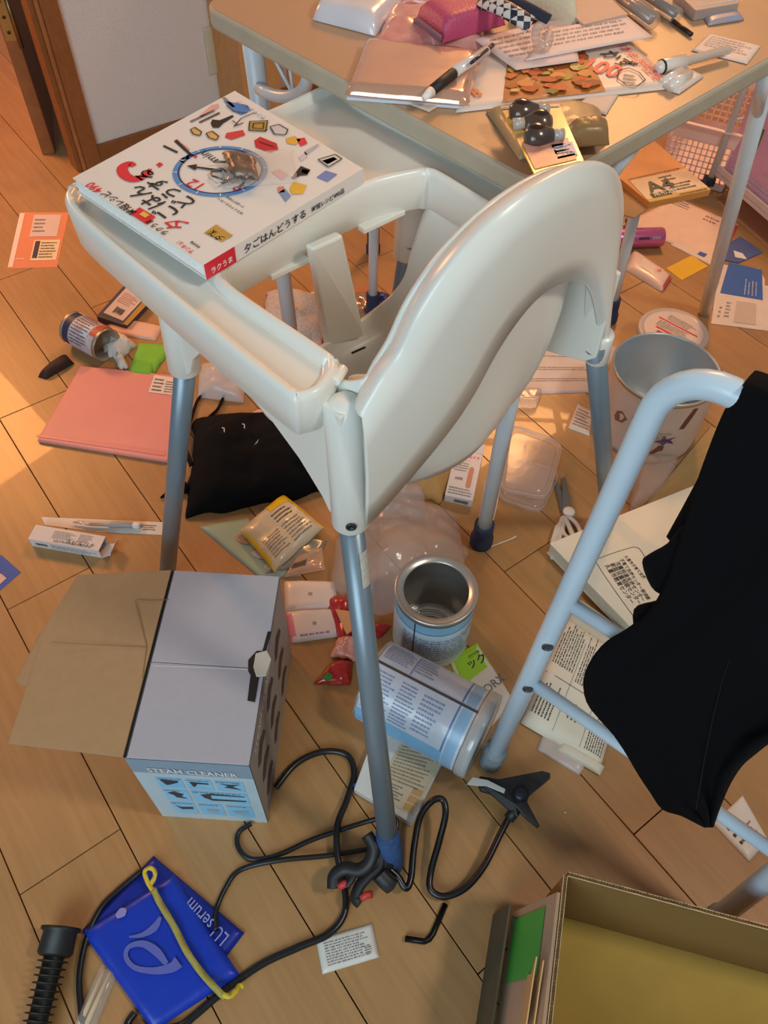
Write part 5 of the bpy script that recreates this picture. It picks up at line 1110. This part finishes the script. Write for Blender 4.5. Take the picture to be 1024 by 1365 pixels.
# A4 envelopes and cardboard on the low rack
cbz = z3 + .012
slab('cardboard_sheet', 'brown cardboard sheet on the low rack', 'cardboard', [(740, 262), (846, 290), (886, 262), (800, 232)], cbz - .002, .003, CARD)
ev = slab('envelope_pack', 'pack of orange brown A4 envelopes on the low tube rack', 'envelopes', [(862, 178), (948, 253), (866, 270), (790, 208)], cbz + .001, .012, mat('#d7904e', .45, coat=.3), bevel=.001)
fv = qmap(pm([(866, 270), (948, 253), (910, 222), (836, 238)], cbz + .013))
fquad(ev, fv, 0, .12, 1, .9, mat('#e0c6ac', .45), 'paper_band'); fquad(ev, fv, 0, 0, 1, .12, mat('#c8a24e', .45), 'gold_strip'); g = lambda s, t: fv(s, t) + V((0, 0, .0008))
text(ev, 'A4', g(.13, .30), fv(1, .3) - fv(0, .3), fv(0, 1) - fv(0, 0), .055, mat('#1f4034', .5), 1, .02)
fquad(ev, g, .10, .12, .42, .27, mat('#243f36', .5)); text(ev, '角形2号', g(.13, .14) + V((0, 0, .0006)), fv(1, .3) - fv(0, .3), fv(0, 1) - fv(0, 0), .05, WHITE)
fprint(ev, g, .45, .6, .7, .85, 2, INK); fprint(ev, g, .45, .2, .9, .5, 3, INK); fprint(ev, g, .0, .92, .98, .99, 1, INK, words=14); fprint(ev, g, .5, .02, .95, .1, 1, INK)

# ================================================================ RACK, BASKET, PINK BOX (far right)
rk = thing('storage_rack', 'white wheeled rack with a low shelf at the right edge', 'rack', P(940, 262))
rp0 = P(941, 256); rkx = (P(1024, 300, .07) - P(955, 240, .07)); rkx.z = 0; rkx.normalize(); rky = V((-rkx.y, rkx.x, 0))
obj('post', MB().tube([rp0 + V((0, 0, .045)), rp0 + V((0, 0, .95))], .0095, 12), TUBEW, rk)
for a, b in ((0, .28), (.55, 0), (.55, .28)): obj('post', MB().tube([rp0 + rkx * a + rky * b + V((0, 0, .045)), rp0 + rkx * a + rky * b + V((0, 0, .95))], .0095, 12), TUBEW, rk)
obj('shelf', MB().box(rp0 + V((0, 0, .065)), rkx * .55, rky * .28, (0, 0, .004)).box(rp0 + V((0, 0, .055)), rkx * .55, rky * .006, (0, 0, .028)).box(rp0 + rky * .274 + V((0, 0, .055)), rkx * .55, rky * .006, (0, 0, .028)), mat('#e6cfc6', .45), rk, bevel=.001)
cw = obj('caster', MB().lathe(rp0 + V((-.012, -.004, .021)), rkx + rky * .4, [(0, -.009), (.018, -.009), (.021, -.006), (.021, .006), (.018, .009), (0, .009)], 24), RUBBER, rk); obj('caster_fork', MB().box(rp0 + V((-.016, -.014, .022)), (.028, 0, 0), (0, .026, 0), (0, 0, .024)), RUBBER, rk, bevel=.004)
for z in (.30, .36): obj('side_wire', MB().tube([rp0 + V((0, 0, z)), rp0 + rky * .28 + V((0, 0, z + .0))], .003, 8), TUBEW, rk)
obj('side_wire', MB().tube([rp0 + V((0, 0, .2)), rp0 + rky * .28 + V((0, 0, .2))], .003, 8), TUBEW, rk)
# basket (perforated walls)
bkx = thing('plastic_basket', 'pink perforated plastic basket beside the wheeled rack', 'basket', P(900, 200))
PKB = mat('#f8dcd4', .35, noise_amt=.03); HBk = .17
q0, q1 = P(880, 234), P(962, 256); ux = (q1 - q0); bl = ux.length; ux.normalize(); uy = V((-ux.y, ux.x, 0)); bd2 = .34
q0 = q0
def lattice(o, d, l, up, nrm, nu, nv, z0, z1, th=.003, nm='lattice_wall'):
    mb = MB(); bw = .004
    for i in range(nu + 1): mb.box(o + d * (l * i / nu - bw / 2) + up * z0, d * bw, nrm * th, up * (z1 - z0))
    for j in range(nv + 1): mb.box(o + up * (z0 + (z1 - z0) * j / nv - bw / 2), d * l, nrm * th, up * bw)
    return obj(nm, mb, PKB, bkx, kind='stuff')
up = V((0, 0, 1)); fl2 = .05
def wallb(o, d, l, nrm, nu):
    upv = (up + nrm * -.12)
    lattice(o, d, l, upv, nrm, nu, 6, .02, .125)
    obj('basket_wall', MB().box(o + upv * .125, d * l, nrm * .003, upv * .045), PKB, bkx); obj('basket_foot', MB().box(o, d * l, nrm * .003, upv * .02), PKB, bkx)
    obj('basket_rim', MB().box(o + upv * .168, d * l, nrm * -.012, up * .004), PKB, bkx, bevel=.001)
wallb(q0, ux, bl, uy, 12); wallb(q0 + uy * bd2, ux, bl, -uy, 9); wallb(q0, uy, bd2, ux, 18); wallb(q0 + ux * bl, uy, bd2, -ux, 18)
obj('basket_base', MB().box(q0, ux * bl, uy * bd2, (0, 0, .003)), PKB, bkx)
# pink box on the rack
px_ = thing('pink_carton', 'tall pink carton with heart pictures on the rack shelf', 'carton', P(1000, 240))
po = P(966, 224, .070); pxd = rkx * .22; pyd = rky * .10
obj('carton_body', MB().box(po, pxd, pyd, (0, 0, .30)), mat('#eeb4d0', .5, noise_amt=.05), px_, bevel=.001)
fp_ = lambda s, t: po + pxd * s + V((0, 0, .30 * t)) - rky * .0008
fquad(px_, fp_, .12, .32, .38, .48, mat('#5d8e3a', .5), 'green_square'); fquad(px_, lambda s, t: fp_(s, t) - rky * .0006, .18, .36, .32, .44, mat('#86b060', .5), 'green_square')
def heart(s, t, r, m): obj('heart', MB().add([fp_(s + r * 16 * math.sin(a) ** 3 / 16, t + r * .8 * (13 * math.cos(a) - 5 * math.cos(2 * a) - 2 * math.cos(3 * a)) / 16) - rky * .0008 for a in [i * .35 for i in range(18)]], [list(range(18))]), m, px_)
heart(.62, .45, .13, mat('#c02866', .5)); heart(.3, .72, .08, mat('#e8d6a0', .5)); heart(.6, .76, .08, mat('#c02866', .5)); heart(.25, .18, .07, mat('#e9b4c8', .5)); heart(.65, .15, .08, mat('#e9b4c8', .5))
fprint(px_, lambda s, t: fp_(s, t) - rky * .0005, .1, .03, .9, .1, 2, WHITE); text(px_, '幼児用', fp_(.12, .86), rkx, up, .07, mat('#b8306c', .5), 1, .02)
obj('blue_top', MB().add([fp_(0, .93), fp_(.35, .93), fp_(.15, 1), fp_(0, 1)], [[0, 1, 2, 3]]), BLUE, px_)
tag(obj('floor_sheet', MB().box(rp0 - rky * .0 + rkx * .05, rkx * .3, rky * .2, (0, 0, .001)), mat('#c98a60', .7)), 'brown paper sheet on the floor beneath the wheeled rack', 'paper')

# ================================================================ THINGS ON THE TABLE
def Tn(px): return px
Z = TZ + .0005
# magazine with orange food cover
mg, f = soft('food_magazine', 'magazine with orange vegetable photo and red price on its cover', 'magazine', [(607, 151), (905, 118), (830, 48), (640, 66)], Z, .004, mat('#e4cdbf', .5, coat=.05), .0006, 8, 3, 16, n=20)
FOOD = mat('#b0682c', .55, noise_amt=.4, nscale=45, col2='#7a4018')
fquad(mg, f, .20, .02, .66, .92, FOOD, 'food_photo')
for k in range(60):
    s, t = random.uniform(.22, .64), random.uniform(.06, .88); r = random.uniform(.018, .05); a0 = random.uniform(0, 3)
    obj('food_piece', MB().add([f(s + r * math.cos(a + a0) * random.uniform(.7, 1.1), t + r * 1.6 * math.sin(a + a0) * random.uniform(.5, 1)) + V((0, 0, .0005 + k * .00003)) for a in [i * .9 for i in range(7)]], [list(range(7))]), mat(random.choice(['#d98a44', '#b9501e', '#a8983c', '#7d7a30', '#d9b46a', '#c8602c', '#8f3f18']), .6), mg)
mz = Z + .0058
tpx(mg, '100', (776, 92), (820, 104), mz, RED, 1.5, .03); tpx(mg, '100', (776.6, 92.5), (820.6, 104.5), mz + .0001, RED, 1.5, .03); tpx(mg, 'かず', (800, 72), (832, 92), mz, INK, 1.2, .03); tpx(mg, '1か月1万円生活', (824, 62), (874, 107), mz, RED, 1.2, .02); tpx(mg, '8', (634, 130), (645, 128), mz, mat('#d8703c', .5), 1.2, .02)
lineart([(825, 95), (838, 92), (852, 98), (860, 108), (850, 116), (835, 115), (823, 106), (825, 95)], mz, INK, .0007, mg); fprint(mg, qmap(pm([(830, 112), (850, 114), (850, 100), (832, 97)], mz)), 0, 0, 1, 1, 3)
# printed papers
def tpaper(lbl, px, z=Z + .008, col='#e6cfc6', seed=1, rows=0, amp=.0008, cat='paper', nm='paper_sheet', h=.001):
    o, f = soft(nm, lbl, cat, px, z, h, mat(col, .65, noise_amt=.02), amp, 10, seed, 14, n=16)
    if rows: fprint(o, f, .1, .3, .9, .9, rows, mat('#a8968f', .7), fill=.4)
    return o, f
tpaper('pale pink printed sheet lying over the magazine', [(688, 94), (772, 82), (760, 22), (630, 52)], Z + .009, '#e6c9c2', 2, 5)
tpaper('white printed sheet with fold by the grey box lid', [(700, 82), (870, 50), (835, 22), (730, 40)], Z + .012, '#e6cfc9', 4, 4)
tpaper('torn white slip beneath the magazine near the table edge', [(765, 144), (808, 154), (824, 128), (780, 132)], Z, '#dcc8bc', 5)
tpaper('small printed card under the white pen tube', [(922, 68), (996, 86), (1014, 62), (945, 46)], Z, '#e2cfc4', 6, 5)
bx3 = tag(obj('grey_card_sheet', MB().prism(pm([(735, 0), (800, -10), (836, 22), (778, 36)], Z + .014), (0, 0, .003)), mat('#c4a596', .6)), 'plain greyish brown card lying on the printed sheets', 'card')
# shiny notebook pack
sp, f = soft('foil_notepad', 'notepad in shiny clear film at the left table edge', 'notepad', [(460, 127), (626, 142), (640, 76), (486, 60)], Z + .003, .010, mat('#dca98c', .12, .35, .06, 12, coat=.8, bump=.25, bscale=30), .0012, 20, 3, 18, n=22)
slab('notepad_backing', 'white pad edge beneath the shiny notepad', 'pad', [(462, 130), (624, 143), (640, 78), (486, 62)], Z, .0028, mat('#c9cfe0', .5))
tpaper('crumpled clear slip under the notepad corner', [(540, 138), (572, 150), (590, 140), (560, 132)], Z, '#cdbfae', 9)
# pen
pn = thing('ballpoint_pen', 'black gripped ballpoint pen with white tip on the notepad', 'pen', P(610, 100, Z))
zp = Z + .019
obj('pen_barrel', MB().tube([P(603, 98, zp), P(648, 68, zp)], .0058, 14), mat('#e2d8d4', .2, coat=.5), pn); obj('grip', MB().tube([P(574, 122, zp), P(604, 98, zp)], [.0056, .006], 14), mat('#221d1e', .6), pn, label='black rubber grip')
obj('tip', MB().tube([P(565, 131, zp - .002), P(575, 122, zp)], [.003, .0056], 14), WHITE, pn); obj('button', MB().tube([P(648, 68, zp), P(657, 60, zp)], .0026, 10), mat('#5a3c38', .4), pn); obj('clip', MB().tube([P(650, 66, zp + .007), P(638, 76, zp + .008), P(628, 84, zp + .007)], .0018, 8), mat('#2b2526', .3), pn)
# white parcel, pink wallet
pcx, f = soft('white_parcel', 'flat white plastic wrapped parcel at the far table edge', 'parcel', [(417, 27), (500, 49), (545, 0), (450, -20)], Z, .02, mat('#d9d4da', .25, coat=.4), .0025, 22, 2, 7, n=22)
soft('printed_bag', 'crumpled red and white printed bag behind the shiny notepad', 'bag', [(500, 68), (650, 70), (640, 20), (520, 10)], Z, .008, mat('#cfa79c', .3, noise_amt=.5, nscale=35, col2='#a8242c', coat=.4), .006, 25, 5, 5, n=26, rag=.08)
soft('printed_bag', 'clear crumpled bag with red print behind the pink wallet', 'bag', [(530, 10), (680, 14), (670, -30), (540, -30)], Z, .016, mat('#d9b0a4', .2, noise_amt=.4, nscale=40, col2='#c04a40', coat=.5), .008, 25, 8, 5, n=26, rag=.1)
wl = thing('pink_wallet', 'deep pink folded wallet on the table', 'wallet', P(612, 34, Z))
PW = mat('#b8446a', .45, bump=.4, bscale=400, noise_amt=.05)
soft('wallet_body', None, None, [(590, 58), (674, 34), (656, 10), (552, 28)], Z + .012, .024, PW, .0006, 8, 2, 8, n=18, parent=wl)
obj('wallet_edge', MB().prism([P(551, 30, Z + .012), P(587, 58, Z + .012), P(589, 52, Z + .022), P(556, 27, Z + .022)], (0, 0, .004)), mat('#8e6a7c', .6), wl)
# cream cloth with gingham strap
cc3_, f = soft('cream_cloth', 'folded cream cloth at the back of the table', 'cloth', [(680, 20), (770, 38), (756, 5), (700, -25)], Z + .006, .03, mat('#d8c8ae', .85, bump=.5), .006, 18, 3, 5, n=22)
gh = thing('gingham_strap', 'dark gingham strap with clear clip on the cream cloth', 'strap', P(690, 20, Z))
GM = bpy.data.materials.new('gingham'); GM.use_nodes = True; nt = GM.node_tree; ck = nt.nodes.new('ShaderNodeTexChecker'); ck.inputs['Scale'].default_value = 130; ck.inputs[1].default_value = (*lin('#1f2233'), 1); ck.inputs[2].default_value = (*lin('#cfc3bc'), 1)
tcn = nt.nodes.new('ShaderNodeTexCoord'); nt.links.new(tcn.outputs['Object'], ck.inputs[0]); nt.links.new(ck.outputs[0], nt.nodes['Principled BSDF'].inputs['Base Color'])
obj('strap_band', MB().tube(cr_spline([P(642, 2, Z + .04), P(665, 8, Z + .044), P(690, 22, Z + .04), P(708, 33, Z + .034)]), .010, 10, flat=.5), GM, gh)
obj('strap_band', MB().tube(cr_spline([P(668, -6, Z + .045), P(700, 8, Z + .046), P(732, 26, Z + .04)]), .006, 10, flat=.5), mat('#23263a', .8), gh)
obj('clear_clip', MB().tube(cr_spline([P(730, 28, Z + .036), P(716, 38, Z + .03), P(716, 54, Z + .024), P(728, 62, Z + .022), P(732, 46, Z + .026)]), .0055, 10), mat('#e0c2b4', .1, alpha=.5, spec=.9), gh)
# markers / packaged tools at the back
for k, (a, b, r, c_, lb3) in enumerate((((812, -14), (868, 26), .010, '#8f7a70', 'left clear tube of craft tools at the back of the table'), ((846, -16), (900, 18), .009, '#6a5a54', 'right dark handled craft tool in clear tube'))):
    tt = thing('craft_tool', lb3, 'tool', P(*b, Z), 'craft tools at the back'); zz = Z + r
    obj('tool_shaft', MB().tube([P(*a, zz), P(*b, zz)], r * .6, 12), mat('#3c322e' if k else c_, .3, .5), tt); obj('clear_tube', MB().tube([P(a[0] + 8, a[1] + 4, zz), P(b[0] + 3, b[1] + 3, zz)], r, 14), mat('#e0d2c8', .08, alpha=.3, spec=.9), tt)
tag(obj('drill_bit', MB().tube([P(896, 27, Z + .003), P(922, 46, Z + .003)], .0028, 8), mat('#2b2322', .4, .4)), 'short dark twisted bit on the table right of the craft tools', 'bit')
nb5 = slab('notebook', 'grey notebook with white edge at the back right of the table', 'notebook', [(900, -12), (928, 14), (986, 4), (960, -20)], Z, .012, mat('#a5938c', .5)); obj('page_edge', MB().prism([P(928, 15, Z + .002), P(983, 5, Z + .002), P(983, 3, Z + .009), P(928, 12, Z + .009)], (0, 0, .004)), WHITE, nb5)
soft('blue_packet', 'small blue and gold packet beneath the grey notebook', 'packet', [(944, 35), (992, 27), (978, 12), (935, 18)], Z, .004, mat('#6d84b8', .4, noise_amt=.4, nscale=50, col2='#b99a58'), .001, 20, 3, 8)
# white pen tube
wp = thing('white_applicator', 'long white applicator tube lying across the small card', 'applicator', P(920, 80, Z))
obj('applicator_body', MB().tube([P(876, 91, Z + .009), P(882, 89, Z + .009), P(912, 82, Z + .009), P(913, 82, Z + .009), P(972, 66, Z + .009)], [.005, .0078, .0078, .0055, .005], 14), mat('#e4dad2', .3, coat=.3), wp); obj('dark_ring', MB().tube([P(881, 89.5, Z + .009), P(883, 89, Z + .009)], .0082, 14), INK, wp)
# blister pack
bp_, f = soft('tablet_blister', 'white blister pack beneath the magazine corner', 'blister', [(880, 118), (905, 126), (938, 103), (912, 90)], Z, .003, mat('#e2d2c6', .3), .0003, 10, 2, 12)
for a, b in (((893, 116), (918, 99)), ((884, 111), (907, 96))): obj('blister_bubble', MB().tube([P(*a, Z + .005), P(*b, Z + .005)], .006, 12), mat('#eadfd6', .15, coat=.6), bp_)
# brown pouch with hair clips card
br_, f = soft('brown_pouch', 'folded beige plastic pouch at the near table corner', 'pouch', [(692, 214), (812, 190), (800, 152), (648, 150)], Z, .016, mat('#ab8d66', .5, coat=.1, bump=.3, bscale=40), .003, 20, 2, 5, n=22)
soft('pouch_fold', None, None, [(756, 198), (812, 194), (808, 172), (752, 180)], Z + .012, .014, mat('#8e7048', .35, bump=.4, bscale=50), .006, 30, 4, 4, parent=br_)
hcard = thing('hair_clip_card', 'yellow blister card of three hair clips at the near table corner', 'blister card', P(735, 190, Z))
zc = Z + .023
obj('backing_card', MB().prism(pm([(712, 233), (778, 216), (745, 140), (667, 143)], zc), (0, 0, .0012)), mat('#d9a838', .4, coat=.4), hcard)
fc_ = qmap(pm([(712, 233), (778, 216), (745, 140), (667, 143)], zc + .0012))
fquad(hcard, fc_, .06, .06, .9, .42, mat('#cf9384', .4, noise_amt=.3, nscale=90), 'photo'); fquad(hcard, fc_, .55, .12, .95, .34, mat('#6c86c8', .4), 'blue_text_panel'); fquad(hcard, fc_, .0, .96, 1, 1, mat('#3a6cb0', .4), 'blue_edge')
fprint(hcard, lambda s, t: fc_(s, t) + V((0, 0, .0006)), .58, .14, .93, .32, 4, WHITE)
CLIPB = mat('#2e1a12', .22, coat=.5)
for k, (x, y) in enumerate(((704, 148), (722, 163), (724, 181))):
    c0 = P(x, y, zc + .006); dd = (P(x + 30, y - 2, zc + .006) - c0)
    rr = [.006, .0115, .013, .0115, .0085, .0065]
    pts5 = [c0 + dd * (j / 5 * 1.25 - .8) for j in range(6)]
    obj('hair_clip', MB().tube(pts5 if k != 1 else pts5[::-1], rr, 14, flat=.7), CLIPB, hcard)
    e5_ = pts5[-1] if k != 1 else pts5[0]
    sgn5 = 1 if k != 1 else -1
    obj('clip_end', MB().tube([e5_, e5_ + dd * .45 * sgn5], .0058, 10), mat('#b9b4ae', .2, coat=.6), hcard)
obj('blister', MB().prism([P(*q, zc + .0014) for q in ((690, 200), (765, 190), (742, 143), (672, 146))], (0, 0, .013)), mat('#e0d8d0', .05, alpha=.05, spec=.6, noise_amt=.01), hcard, bevel=.003)
